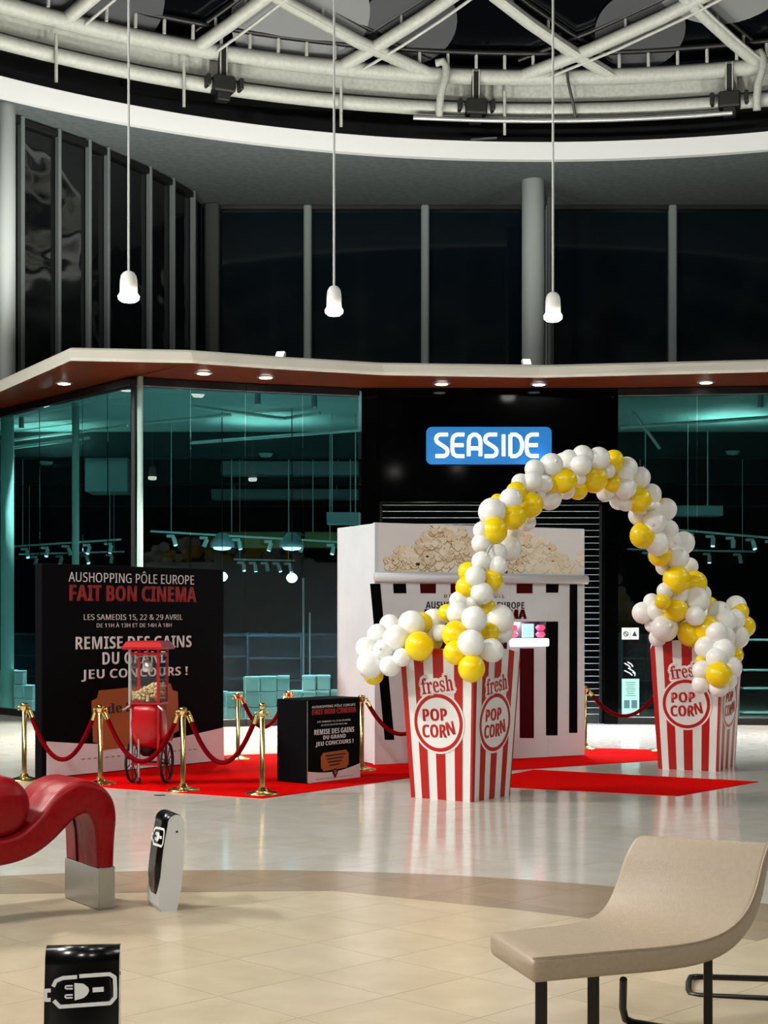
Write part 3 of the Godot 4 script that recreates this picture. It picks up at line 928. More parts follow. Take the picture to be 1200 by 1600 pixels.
	for tk in tracks:
		var th = thing("light_track", tk[3], "light track", Vector3.ZERO, 0.0, "lighting tracks in the shop")
		var b := MB.new(); b.tube([tk[0], tk[1]], 0.022, 6)
		obj("rail", b, mat("track_white", Color(0.80, 0.88, 0.87), 0.5), th)
		var hr := MB.new()
		for s in [0.1, 0.9]: 
			var q = tk[0].lerp(tk[1], s)
			hr.tube([q, Vector3(q.x, 5.4, q.z)], 0.008, 6)
		obj("hanger", hr, mat("conduit", Color.WHITE), th)
		for k in tk[2]:
			var q = tk[0].lerp(tk[1], (k + 0.6) / (tk[2] + 0.2))
			var s := MB.new()
			s.box(Vector3(q.x, q.y - 0.07, q.z), Vector3(0.15, 0.05, 0.07), 0.01)
			var d2 = Vector3(rng.randf_range(-0.5, 0.5), -1, rng.randf_range(0.1, 0.6)).normalized() * 0.16
			s.tube([q + Vector3(0.06, -0.1, 0), q + Vector3(0.06, -0.14, 0) + d2 * 0.7], 0.042, 10)
			var so = obj("spotlight", s, mat("track_white", Color.WHITE), th)
			if (k + int(tk[2])) % 3 != 1:
				var tip = q + Vector3(0.06, -0.14, 0) + d2 * 0.7
				var le := MB.new(); le.tube([tip, tip + d2.normalized() * 0.012], 0.038, 10)
				obj("lamp", le, glow("track_lamp", Color(0.85, 0.97, 1.0), 2.2), so)
	# big lit shop pendants and the light they give
	for q in [[Vector3(-2.952, 3.065, -28.0), "lit drum pendant lamp over the shop floor, first from the corner mullion"], [Vector3(-1.632, 3.026, -27.2), "lit drum pendant lamp over the shop floor, next to the popcorn stand"]]:
		var p: Vector3 = q[0]
		var th = thing("shop_pendant", q[1], "pendant lamp", p, 0.0, "lit shop pendants")
		var sh := MB.new(); sh.lathe([Vector2(0.0, 0.20), Vector2(0.08, 0.20), Vector2(0.22, 0.02), Vector2(0.22, -0.06), Vector2(0.0, -0.06)], 20)
		obj("shade", sh, mat("drum_shade", Color(0.5, 0.6, 0.62), 0.4), th)
		var bu := MB.new(); bu.lathe([Vector2(0.0, -0.061), Vector2(0.17, -0.061), Vector2(0.14, -0.10), Vector2(0.0, -0.12)], 20)
		obj("lamp_bulb", bu, glow("shop_bulb", Color(0.75, 0.92, 1.0), 5.0), th)
		var rd := MB.new(); rd.tube([Vector3(0, 0.2, 0), Vector3(0, 5.4 - p.y, 0)], 0.01, 6)
		obj("cord", rd, mat("black_metal", Color.BLACK), th)
		lamp_at("spot", Vector3(0, -0.2, 0), Color(0.75, 0.92, 1.0), 6.0, 0.15, th, Vector3.DOWN, 75.0)
	for q in [[Vector3(-2.846, 2.442, -27.0), "bright round wall lamp below the first shop pendant"], [Vector3(-1.62, 2.42, -27.0), "bright oval wall lamp below the second shop pendant"]]:
		var th = thing("shop_globe_lamp", q[1], "lamp", q[0])
		var b := MB.new(); b.lathe([Vector2(0, -0.085), Vector2(0.05, -0.075), Vector2(0.085, -0.04), Vector2(0.1, 0), Vector2(0.085, 0.04), Vector2(0.05, 0.075), Vector2(0, 0.085)], 18)
		obj("lamp_globe", b, glow("globe_glow", Color(0.85, 0.96, 1.0), 7.0), th)
		lamp_at("omni", Vector3(0, 0, 0), Color(0.7, 0.9, 1.0), 0.6, 0.085, th)
		var rd := MB.new(); rd.tube([Vector3(0, 0.085, 0), Vector3(0, 5.4 - q[0].y, 0)], 0.008, 6)
		obj("cord", rd, mat("black_metal", Color.BLACK), th)
	# lamps just under the shop ceiling that wash it
	for q in [[Vector3(-6.5, 4.7, -29.6), "uplight bowl under the shop ceiling behind the receding glazing"], [Vector3(-2.2, 4.75, -28.6), "uplight bowl under the shop ceiling between corner mullion and portal"], [Vector3(6.4, 4.75, -28.2), "uplight bowl under the shop ceiling past the balloon arch"]]:
		var th = thing("ceiling_uplight", q[1], "uplight", q[0], 0.0, "uplight bowls in the shop")
		var b := MB.new(); b.lathe([Vector2(0.0, -0.05), Vector2(0.10, -0.03), Vector2(0.13, 0.03), Vector2(0.11, 0.03), Vector2(0.08, -0.01), Vector2(0.0, -0.02)], 18)
		obj("bowl", b, mat("duct_teal", Color.WHITE), th)
		var e := MB.new(); e.lathe([Vector2(0.0, 0.0), Vector2(0.07, 0.0), Vector2(0.05, 0.02), Vector2(0.0, 0.03)], 16)
		obj("lamp", e, glow("uplight_glow", Color(0.85, 1, 0.96), 2.0), th)
		lamp_at("spot", Vector3(0, 0.06, 0), Color(0.85, 1, 0.96), 3.0, 0.06, th, Vector3.UP, 85.0)
	# display spotlights just inside the glass, over the stacked boxes
	for q in [[Vector3(-2.05, 5.2, -24.95), "small display spotlight inside the glass over the shoe boxes, beside the corner mullion"], [Vector3(-1.15, 5.2, -25.35), "small display spotlight inside the glass over the shoe boxes, beside the portal"], [Vector3(-6.6, 5.2, -28.0), "small display spotlight inside the receding glazing"], [Vector3(6.2, 5.2, -25.3), "small display spotlight inside the glass over the white shelving"]]:
		var th = thing("display_spotlight", q[1], "spotlight", q[0], 0.0, "display spotlights")
		var b := MB.new(); b.lathe([Vector2(0.0, 0.18), Vector2(0.045, 0.18), Vector2(0.05, -0.02), Vector2(0.042, -0.02), Vector2(0.04, 0.0), Vector2(0.0, 0.0)], 16)
		obj("housing", b, mat("drum_shade", Color.WHITE), th)
		var e := MB.new(); e.lathe([Vector2(0.0, -0.004), Vector2(0.039, -0.004), Vector2(0.03, -0.012), Vector2(0.0, -0.014)], 14)
		obj("lamp", e, glow("display_glow", Color(0.95, 1, 1), 3.0), th)
		lamp_at("spot", Vector3(0, -0.03, 0), Color(0.92, 1, 1), 60.0, 0.04, th, Vector3(0, -1, -0.05), 17.0)
	# white shoe boxes stacked behind the glass
	var card = [mat("box_card_a", Color(0.80, 0.88, 0.87), 0.7), mat("box_card_b", Color(0.72, 0.82, 0.82), 0.7), mat("box_card_c", Color(0.86, 0.92, 0.91), 0.7)]
	var stacks = [[352, 377, 2, 24.6], [379, 404, 3, 24.75], [404, 430, 3, 24.9], [431, 450, 3, 25.1], [450, 471, 2, 25.2], [472, 493, 3, 25.3], [494, 515, 3, 25.4], [330, 351, 2, 24.9], [2, 18, 3, 27.9], [19, 33, 3, 27.6], [34, 48, 2, 27.3], [516, 538, 2, 25.5]]
	var sw = ["the first stack past the event board", "the stack behind the rear brass post", "the third stack past the board", "the narrow stack by the glass joint", "the stack above the entry box's near corner", "the middle stack above the entry box", "the stack above the entry box's far corner", "the stack half hidden by the event board", "the outermost stack by the wide round post", "the middle stack by the wide round post", "the low stack nearest the event board's outer edge", "the low stack next to the popcorn stand"]
	var si = -1
	for sk in stacks:
		si += 1
		var z = sk[3]
		var wx = (sk[1] - sk[0]) * z / 2400.0
		for k in sk[2]:
			var hh = 0.20 + 0.03 * ((k + int(sk[0])) % 3)
			var o = thing("shoe_box", "white shoe box, %s of %s" % [["bottom box", "second box up", "third box up"][k], sw[si]], "box", Vector3(((sk[0] + sk[1]) / 2.0 - 600) * z / 2400.0, 0.02 + k * 0.25, -z - 0.35), rng.randf_range(-4, 4), "white shoe boxes behind the glass")
			var b := MB.new(); b.box(Vector3(0, 0.1, 0), Vector3(wx * 0.96, 0.2, 0.36), 0.008)
			obj("carton", b, card[rng.randi() % 3], o)
			var l := MB.new(); l.box(Vector3(0, 0.215, 0), Vector3(wx, 0.05, 0.37), 0.008)
			obj("lid", l, card[rng.randi() % 3], o)
	# display tables and racks deeper inside
	var racks = [[-2.812, -30.0, 1.0, "dark display table with folded goods near the corner"], [-2.054, -29.0, 1.0, "blue-grey display unit in the middle of the shop window"], [-1.188, -30.0, 0.9, "display unit next to the popcorn stand"], [-7.362, -31.0, 1.1, "dark display unit behind the receding glazing"], [4.954, -29.0, 1.0, "dark display unit past the shutter"]]
	for q in racks:
		var th = thing("display_unit", q[3], "display unit", Vector3(q[0], 0, q[1]))
		for s in 4:
			var b := MB.new(); b.box(Vector3(0, 0.12 + s * 0.42, 0), Vector3(q[2], 0.03, 0.5), 0.005)
			obj("shelf", b, mat("shelf_blue", Color(0.20, 0.28, 0.33), 0.6), th)
		for s in [-1, 1]:
			var b := MB.new(); b.box(Vector3(s * q[2] / 2, 0.72, 0), Vector3(0.03, 1.44, 0.5), 0.005)
			obj("side_panel", b, mat("shelf_blue", Color.WHITE), th)
		var bk := MB.new(); bk.box(Vector3(0, 0.72, -0.24), Vector3(q[2], 1.4, 0.02))
		obj("back_panel", bk, mat("shelf_blue", Color.WHITE), th)
	# light shelving beyond the far popcorn box
	var wsx = thing("wall_shelf", "white metal shelving behind the far popcorn box", "shelving", Vector3(6.347, 0, -25.6))
	for y in [0.15, 0.55, 0.85, 1.35]:
		var b := MB.new(); b.box(Vector3(0, y, 0), Vector3(0.8, 0.03, 0.35), 0.005)
		obj("shelf", b, mat("track_white", Color.WHITE), wsx)
	for s in [-0.4, 0.4]:
		var b := MB.new(); b.box(Vector3(s, 0.7, -0.15), Vector3(0.03, 1.4, 0.03), 0.004)
		obj("upright", b, mat("track_white", Color.WHITE), wsx)
	# clothes rails with bright edges near the portal
	for q in [[-1.391, 26.5, 903, 1062], [-1.281, 26.5, 957, 1062]]:
		var th = thing("clothes_stand", "upright bright metal pole of a clothes stand, %s" % ("taller of the pair" if q[2] == 903 else "shorter of the pair"), "clothes stand", Vector3(q[0], 0, -q[1]), 0.0, "clothes stand poles")
		var b := MB.new(); b.tube([Vector3(0, 0.02, 0), Vector3(0, 1.7 - (q[2] - 967) * q[1] / 2400.0, 0)], 0.014, 8)
		obj("pole", b, mat("bright_metal", Color.WHITE), th)
		var bb := MB.new(); bb.lathe([Vector2(0, 0.0), Vector2(0.16, 0.0), Vector2(0.15, 0.02), Vector2(0, 0.03)], 16)
		obj("base", bb, mat("bright_metal", Color.WHITE), th)

# ------------------------------------------------------------------ pendants
func make_pendants() -> void:
	var spots = [[Vector3(-3.325, 6.092, -20.0), 0.0], [Vector3(-0.67, 6.129, -20.6), 0.0], [Vector3(2.31, 6.11, -21.0), 0.0], [Vector3(-2.2, 5.95, -9.3), 1.0], [Vector3(-5.3, 5.95, -10.3), 1.0], [Vector3(0.3, 5.95, -6.4), 1.0], [Vector3(2.0, 5.95, -7.8), 1.0], [Vector3(7.5, 5.95, -5.5), 1.0], [Vector3(-6.6, 5.95, -15.5), 1.0], [Vector3(6.6, 5.95, -17.5), 1.0], [Vector3(9.5, 5.95, -12.0), 1.0]]
	var says = ["white bell-shaped hanging lamp on a long cord, first from the finned wall", "white bell-shaped hanging lamp on a long cord, between the two others in view", "white bell-shaped hanging lamp on a long cord in front of the round column"]
	var cap = mat("lamp_white", Color(0.88, 0.89, 0.88), 0.35)
	cap.backlight_enabled = true; cap.backlight = Color(0.5, 0.5, 0.48)
	for i in spots.size():
		var p: Vector3 = spots[i][0]
		p.y = 5.96 if i > 0 else 6.02
		var th = thing("hanging_lamp", says[i] if i < 3 else "white bell-shaped hanging lamp out of view, mirrored in the %s" % ["shop window near the portal", "window beside the corner mullion", "black portal under the sign", "portal beside the shutter", "far shop window", "receding glazing", "glass by the far popcorn box", "polished floor at the edge"][i - 3], "hanging lamp", p, 0.0, "hanging lamps under the dome" if i < 3 else "hanging lamps out of view")
		var sc = [0.115, 0.10, 0.105][i] if i < 3 else 0.11
		var body := MB.new()
		var prof = [Vector2(0.0, 0.21), Vector2(sc * 0.35, 0.205), Vector2(sc * 0.65, 0.185), Vector2(sc * 0.88, 0.145), Vector2(sc * 0.97, 0.09), Vector2(sc, 0.03), Vector2(sc, -0.09), Vector2(sc * 0.93, -0.09), Vector2(sc * 0.93, 0.03), Vector2(sc * 0.5, 0.14), Vector2(0, 0.15)]
		body.lathe(prof, 24)
		obj("shade", body, cap, th)
		var bulb := MB.new()
		bulb.lathe([Vector2(0.0, -0.07), Vector2(sc * 1.0, -0.085), Vector2(sc * 1.22, -0.12), Vector2(sc * 1.16, -0.16), Vector2(sc * 0.8, -0.19), Vector2(0.0, -0.20)], 24)
		obj("lamp_bulb", bulb, glow("pendant_glow", Color(1, 0.98, 0.95), 22.0), th)
		var cd := MB.new()
		var r2 = Vector2(p.x - RING.x, p.z - RING.z).length()
		var ytop = 12.27 + (0.55 + (14.4 - r2) * 0.6 if r2 > 10.6 else 3.2 + (10.6 - r2) * 0.17)
		cd.tube([Vector3(0, 0.2, 0), Vector3(0, ytop - p.y, 0)], 0.016, 8)
		obj("cord", cd, mat("cord_white", Color(0.72, 0.74, 0.73), 0.5), th)
		lamp_at("spot", Vector3(0, -0.215, 0), Color(1, 0.97, 0.92), [2.0, 2.0, 2.0, 5.0, 7.0, 3.0, 3.0, 3.0, 16.0, 4.0, 3.0][i], sc, th, Vector3.DOWN, 80.0)

# ------------------------------------------------------------------ carpets
func make_carpets() -> void:
	var red = mat("carpet_red", Color.WHITE, 0.95)
	grain(red, noise_tex(0.12, Color(0.80, 0.012, 0.010), Color(0.90, 0.022, 0.016), 41, 3), Vector3(3, 3, 3))
	red.metallic_specular = 0.12
	bump(red, noise_tex(0.2, Color.BLACK, Color.WHITE, 43, 3), 0.4)
	var up = Transform3D(Basis(Vector3.RIGHT, Vector3.FORWARD, Vector3.UP), Vector3.ZERO)
	var a = [Vector2(-3.5, 16.2), Vector2(-2.75, 15.42), Vector2(-1.15, 14.52), Vector2(0.28, 16.42), Vector2(1.0, 17.0), Vector2(1.72, 17.42), Vector2(3.3, 18.45), Vector2(3.55, 19.9), Vector2(2.0, 20.4), Vector2(-1.2, 19.4), Vector2(-1.9, 19.1), Vector2(-3.4, 17.6)]
	var m := MB.new(); m.prism(PackedVector2Array(a), 0.0005, 0.007, up)
	tag(obj("red_carpet", m, red), "large red carpet under the popcorn stand, black boards and cart", "carpet", "red carpets")
	var b = [Vector2(0.75, 15.72), Vector2(2.82, 14.73), Vector2(3.9, 16.0), Vector2(1.69, 17.27)]
	var m2 := MB.new(); m2.prism(PackedVector2Array(b), 0.0005, 0.0062, up)
	tag(obj("red_carpet", m2, red), "red carpet strip between the two striped popcorn boxes, pointed at its far corner", "carpet", "red carpets")
	var lf := MB.new()
	lf.prism(PackedVector2Array([Vector2(-0.05, -0.01), Vector2(0.0, -0.03), Vector2(0.06, -0.005), Vector2(0.02, 0.025), Vector2(-0.03, 0.02)]), 0.0, 0.006, Transform3D(Basis(Vector3.RIGHT, Vector3.FORWARD, Vector3.UP), Vector3(-2.162, 0.0, -14.783)))
	tag(obj("dry_leaf", lf, mat("leaf_brown", Color(0.05, 0.03, 0.02), 0.8)), "small dark scrap lying on the floor by the brass posts", "scrap")

# ------------------------------------------------------------------ printed texts of the boards
func poster_print(t: Node3D, rows: Array, ticket: Array, ztop: float) -> void:
	var white = mat("print_white", Color(0.86, 0.86, 0.86), 0.6)
	var redm = mat("print_red", Color(0.52, 0.06, 0.04), 0.6)
	for r in rows:
		var b := MB.new()
		letters(b, r[0], font("Droid Sans", r[1]), r[2], r[3], r[4], r[5], ztop)
		if r[1] and r[6] == "red":
			for g in [Vector2(0.006, 0), Vector2(-0.006, 0), Vector2(0, 0.004)]: letters(b, r[0], font("Droid Sans", true), r[2], r[3], r[4], r[5], ztop + 0.0004 + g.x * 0.05, Transform3D(), 0.0, g)
		obj("lettering", b, redm if r[6] == "red" else white, t)

func ticket_shape(c: Vector2, w: float, h: float, turn: float) -> PackedVector2Array:
	var p := PackedVector2Array()
	var n = h * 0.16
	for q in [[1, 1], [-1, 1], [-1, -1], [1, -1]]:
		var k = Vector2(q[0] * w / 2, q[1] * h / 2)
		var s1 = k + Vector2(0, -q[1] * n)
		var s2 = k + Vector2(-q[0] * n, 0)
		if q[0] * q[1] < 0: var tmp = s1; s1 = s2; s2 = tmp
		var mid = k + Vector2(-q[0] * n * 0.75, -q[1] * n * 0.75)
		for v in [s1, mid, s2]: p.append(c + v.rotated(turn))
	return p

# ------------------------------------------------------------------ big popcorn stand
func popcorn_picture() -> ImageTexture:
	var W = 640
	var Hh = 150
	var im := Image.create(W, Hh, false, Image.FORMAT_RGB8)
	im.fill(Color(0.90, 0.905, 0.91))
	var rng := RandomNumberGenerator.new(); rng.seed = 77
	var top = func(x: float) -> float:
		var u = x / W
		if u < 0.05: return 200.0
		if u < 0.15: return lerpf(100, 55, (u - 0.05) / 0.1) if u < 0.12 else lerpf(55, 95, (u - 0.12) / 0.03)
		if u < 0.24: return lerpf(95, 8, (u - 0.15) / 0.09)
		if u < 0.75: return 2.0 + 8.0 * sin(u * 40.0)
		if u < 0.95: return lerpf(10, 130, pow((u - 0.75) / 0.2, 1.3))
		return 200.0 if u < 0.972 else 75.0
	for k in 300:
		var x = rng.randf() * W
		var t0 = top.call(x)
		if t0 > 140.0: continue
		var y = lerpf(t0 + 10, Hh, rng.randf())
		if x > 0.965 * W and y > 115: continue
		var pale = x > 0.72 * W
		var body = Color(0.94, 0.91, 0.83).lerp(Color(0.80, 0.70, 0.52), rng.randf() * (0.35 if pale else 0.8))
		var rim = Color(0.58, 0.46, 0.28) if not pale else Color(0.78, 0.73, 0.62)
		for q in 5:
			var cx = x + rng.randf_range(-14, 14)
			var cy = y + rng.randf_range(-11, 11)
			var r = rng.randf_range(7.0, 13.0)
			var col = body.lerp(Color(0.97, 0.95, 0.90), rng.randf() * 0.6)
			for yy in range(int(cy - r), int(cy + r) + 1):
				for xx in range(int(cx - r), int(cx + r) + 1):
					if xx < 0 or yy < 0 or xx >= W or yy >= Hh: continue
					var d = Vector2(xx - cx, yy - cy).length() / r
					if d < 1.0: im.set_pixel(xx, yy, rim if d > 0.84 and yy > cy else col)
		if rng.randf() < (0.10 if pale else 0.3):
			var cc = [Color(0.72, 0.45, 0.16), Color(0.16, 0.08, 0.05), Color(0.62, 0.36, 0.14)][rng.randi() % 3]
			var r2 = rng.randf_range(3.0, 7.0)
			for yy in range(int(y - r2), int(y + r2) + 1):
				for xx in range(int(x - r2), int(x + r2) + 1):
					if xx >= 0 and yy >= 0 and xx < W and yy < Hh and Vector2(xx - x, (yy - y) * 1.5).length() < r2: im.set_pixel(xx, yy, cc)
	return ImageTexture.create_from_image(im)

func make_backdrop() -> void:
	var w = 2.894
	var h = 2.81
	var t = thing("popcorn_stand", "tall white popcorn-bucket shaped stand with printed stripes on the red carpet", "display stand", Vector3(-0.11, 0.0072, -17.8), 26.034)
	var white = mat("stand_white", Color.WHITE, 0.5)
	grain(white, noise_tex(0.01, Color(0.81, 0.84, 0.86), Color(0.85, 0.88, 0.90), 51), Vector3(0.5, 0.5, 0.5))
	# body with an opening for the serving window
	var u0 = 1.822
	var u1 = 2.358
	var v0 = 1.365
	var v1 = 1.661
	var b := MB.new()
	b.box(Vector3(u0 / 2, h / 2, -0.02), Vector3(u0, h, 0.04), 0.004)
	b.box(Vector3((u1 + w) / 2, h / 2, -0.02), Vector3(w - u1, h, 0.04), 0.004)
	b.box(Vector3((u0 + u1) / 2, v0 / 2, -0.02), Vector3(u1 - u0, v0, 0.04))
	b.box(Vector3((u0 + u1) / 2, (v1 + h) / 2, -0.02), Vector3(u1 - u0, h - v1, 0.04))
	obj("front_panel", b, white, t)
	for sx in [0.02, w - 0.02]:
		var sd := MB.new()
		sd.box(Vector3(sx, h / 2, -0.54), Vector3(0.04, h - 0.02, 1.0), 0.004)
		obj("side_panel", sd, white, t)
	var bk := MB.new()
	bk.box(Vector3(w / 2, h / 2, -1.03), Vector3(w, h - 0.02, 0.03))
	bk.box(Vector3(w / 2, h - 0.03, -0.53), Vector3(w - 0.1, 0.03, 0.98))
	obj("rear_panel", bk, white, t)
	# picture of popcorn on top
	var yb = 2.244
	var pic := MB.new()
	pic.uvquad(Vector3(0.05, yb, 0.002), Vector3(w - 0.01, yb, 0.002), Vector3(w - 0.01, h - 0.01, 0.002), Vector3(0.05, h - 0.01, 0.002))
	var pm = mat("popcorn_print", Color.WHITE, 0.5)
	pm.albedo_texture = popcorn_picture()
	obj("popcorn_print", pic, pm, t)
	# rolled rim of the bucket
	var rim := MB.new()
	var yr = 2.175
	var prof = []
	for e in 2:
		var ring = []
		for k in 12:
			var an = TAU * k / 12.0
			ring.append(Vector3(-0.005 if e == 0 else w + 0.03, yr + 0.055 * sin(an), 0.02 + 0.035 * cos(an)))
		prof.append(ring)
	rim.smooth(true); rim.loft(prof, true, true)
	obj("rim", rim, mat("rim_silver", Color(0.78, 0.79, 0.81), 0.35), t)
	# stripes, outlines given as (along the panel, height)
	var blk = mat("stripe_black", Color(0.02, 0.01, 0.015), 0.55)
	var mar = mat("stripe_maroon", Color(0.26, 0.0, 0.03), 0.55)
	blk.metallic_specular = 0.15
	mar.metallic_specular = 0.2
	var st = [
		[[Vector2(-0.059, 2.1), Vector2(0.073, 2.101), Vector2(0.255, 0.282), Vector2(0.131, 0.286)], 0],
		[[Vector2(0.239, 2.103), Vector2(0.406, 2.105), Vector2(0.414, 1.992), Vector2(0.247, 1.991)], 0],
		[[Vector2(0.591, 2.106), Vector2(0.804, 2.108), Vector2(0.804, 1.995), Vector2(0.6, 1.994)], 1],
		[[Vector2(1.002, 2.11), Vector2(1.176, 2.112), Vector2(1.176, 1.998), Vector2(1.002, 1.996)], 1],
		[[Vector2(1.403, 2.114), Vector2(1.598, 2.116), Vector2(1.598, 2.001), Vector2(1.403, 1.999)], 1],
		[[Vector2(1.912, 2.119), Vector2(2.138, 2.122), Vector2(2.138, 2.005), Vector2(1.912, 2.003)], 1],
		[[Vector2(2.331, 2.124), Vector2(2.516, 2.125), Vector2(2.506, 2.015), Vector2(2.331, 2.014)], 0],
		[[Vector2(2.674, 2.127), Vector2(2.786, 2.128), Vector2(2.786, 0.281), Vector2(2.665, 0.285)], 0],
		[[Vector2(2.331, 1.661), Vector2(2.506, 1.661), Vector2(2.497, 0.259), Vector2(2.331, 0.265)], 0],
		[[Vector2(1.957, 1.335), Vector2(2.157, 1.333), Vector2(2.157, 0.239), Vector2(1.957, 0.246)], 1],
		[[Vector2(1.563, 1.638), Vector2(1.777, 1.638), Vector2(1.777, 0.245), Vector2(1.563, 0.252)], 1],
		[[Vector2(1.158, 1.639), Vector2(1.368, 1.639), Vector2(1.377, 0.251), Vector2(1.176, 0.258)], 1],
		[[Vector2(0.762, 1.64), Vector2(0.968, 1.639), Vector2(0.985, 0.257), Vector2(0.804, 0.263)], 1],
		[[Vector2(0.439, 1.64), Vector2(0.591, 1.64), Vector2(0.625, 0.269), Vector2(0.49, 0.274)], 0]]
	for s in st:
		var m := MB.new(); m.prism(PackedVector2Array(s[0]), 0.0005, 0.003)
		obj("stripe", m, blk if s[1] == 0 else mar, t)
	var tx := MB.new()
	letters(tx, "AUSHOPPING PÔLE EUROPE", font("Droid Sans", true), 1.344, 1.869, 1.352, 0.107, 0.003)
	letters(tx, "D I M A N C H E   A V R I L", font("Droid Sans", false), 1.328, 1.964, 0.825, 0.038, 0.003)
	obj("lettering", tx, mat("print_black", Color(0.015, 0.015, 0.02), 0.5), t)
	var t2 := MB.new()
	letters(t2, "FAIT BON CINEMA", font("Droid Sans", true), 1.353, 1.75, 1.388, 0.115, 0.003)
	for g in [Vector2(0.008, 0), Vector2(-0.008, 0)]: letters(t2, "FAIT BON CINEMA", font("Droid Sans", true), 1.353, 1.75, 1.388, 0.115, 0.0035 + g.x * 0.04, Transform3D(), 0.0, g)
	obj("lettering", t2, mar, t)
	# serving window: recess, bright counter, pink pads and a small screen
	var uc = (u0 + u1) / 2
	var wd = u1 - u0
	var ht = v1 - v0
	var rc := MB.new()
	rc.box(Vector3(uc, v1 + 0.005, -0.12), Vector3(wd + 0.04, 0.02, 0.18))
	rc.box(Vector3(uc, (v0 + v1) / 2, -0.22), Vector3(wd + 0.04, ht, 0.02))
	for s in [u0 - 0.01, u1 + 0.01]: rc.box(Vector3(s, (v0 + v1) / 2, -0.12), Vector3(0.02, ht, 0.18))
	var wn = obj("serving_window", rc, mat("niche_dark", Color(0.05, 0.05, 0.07), 0.5), t)
	var ct := MB.new(); ct.box(Vector3(uc, v0 + 0.04, -0.04), Vector3(wd + 0.02, 0.10, 0.14), 0.015)
	obj("lit_counter", ct, glow("counter_glow", Color(0.95, 0.98, 1.0), 1.0), wn)
	var sc := MB.new(); sc.box(Vector3(uc, v0 + ht * 0.62, -0.03), Vector3(wd * 0.30, ht * 0.56, 0.03), 0.006)
	obj("screen", sc, glow("screen_glow", Color(0.66, 0.90, 0.92), 0.85), wn)
	for s in [-1, 1]:
		for k in 2:
			var pd := MB.new(); pd.box(Vector3(uc + s * wd * 0.36, v0 + ht * (0.46 + 0.28 * k), -0.05), Vector3(wd * 0.24, ht * 0.24, 0.08), 0.03)
			obj("light_pad", pd, glow("pad_glow", Color(0.95, 0.30, 0.45), 0.9), wn)
	lamp_at("omni", Vector3(uc, v1 - 0.03, -0.1), Color(1.0, 0.85, 0.9), 0.25, 0.02, t)

# ------------------------------------------------------------------ black poster board
func make_poster() -> void:
	var w = 2.67
	var h = 2.28
	var t = thing("poster_board", "large black event board with white and red lettering behind the popcorn cart", "event board", Vector3(-3.62, 0.0072, -16.25), 50.167)
	var blk = mat("board_black", Color(0.03, 0.032, 0.045), 0.6)
	blk.metallic_specular = 0.15
	var b := MB.new(); b.box(Vector3(w / 2, h / 2, -0.06), Vector3(w, h, 0.12), 0.006)
	obj("board", b, blk, t)
	var f := MB.new()
	var poly := PackedVector2Array([Vector2(0.06, 0.01), Vector2(w, 0.01)])
	for i in 13:
		var u = lerpf(w, 0.06, i / 12.0)
		poly.append(Vector2(u, 0.37 - 0.10 * sin(PI * u / w) + 0.03))
	f.prism(poly, 0.0, 0.003)
	obj("footer", f, mat("footer_white", Color(0.84, 0.82, 0.84), 0.55), t)
	var fp := MB.new()
	for r in [[0.55, 1.05, 0.17], [1.15, 1.6, 0.17], [1.72, 2.2, 0.17]]:
		for k in 7: fp.box(Vector3(lerpf(r[0], r[1], k / 6.0), r[2], 0.004), Vector3(0.045, 0.014, 0.002))
	obj("small_print", fp, mat("print_pale", Color(0.55, 0.53, 0.54), 0.6), t).set_meta("kind", "stuff")
	poster_print(t, [
		["AUSHOPPING PÔLE EUROPE", false, 1.27, 2.162, 1.834, 0.136, "white"],
		["FAIT BON CINEMA", true, 1.294, 1.973, 1.847, 0.172, "red"],
		["LES SAMEDIS 15, 22 & 29 AVRIL", false, 1.284, 1.707, 1.444, 0.072, "white"],
		["DE 11H À 13H ET DE 14H À 18H", false, 1.288, 1.628, 1.098, 0.057, "white"],
		["REMISE DES GAINS", true, 1.298, 1.431, 1.698, 0.136, "white"],
		["DU GRAND", true, 1.299, 1.258, 0.958, 0.136, "white"],
		["JEU CONCOURS !", true, 1.307, 1.075, 1.559, 0.129, "white"]], [], 0.002)
	var c = Vector2(1.308, 0.6)
	var tw = 1.261
	var tk := MB.new(); tk.prism(ticket_shape(c, tw, 0.66, deg_to_rad(2.5)), 0.0, 0.006)
	var tko = obj("gold_ticket", tk, mat("ticket_gold", Color(0.62, 0.34, 0.13), 0.5), t)
	var ln := MB.new()
	var sh = ticket_shape(c, tw - 0.12, 0.56, deg_to_rad(2.5))
	for i in sh.size(): ln.stroke([sh[i], sh[(i + 1) % sh.size()]], 0.012, 0.006, 0.008)
	letters(ln, "de 2 700 €", font("Droid Serif", true), c.x, c.y + 0.12, tw * 0.66, 0.11, 0.007, Transform3D(), 2.5)
	ln.box(Vector3(c.x, c.y + 0.03, 0.008), Vector3(tw * 0.74, 0.012, 0.003), 0.0)
	for k in 6:
		for q in 2:
			ln.stroke([Vector2(c.x - 0.42 + k * 0.16 + 0.03 * q, c.y - 0.10 + 0.08 * q), Vector2(c.x - 0.36 + k * 0.16 - 0.04 * q, c.y - 0.02 - 0.10 * q)], 0.028, 0.006, 0.008)
	obj("ticket_print", ln, mat("print_black", Color.BLACK), tko)

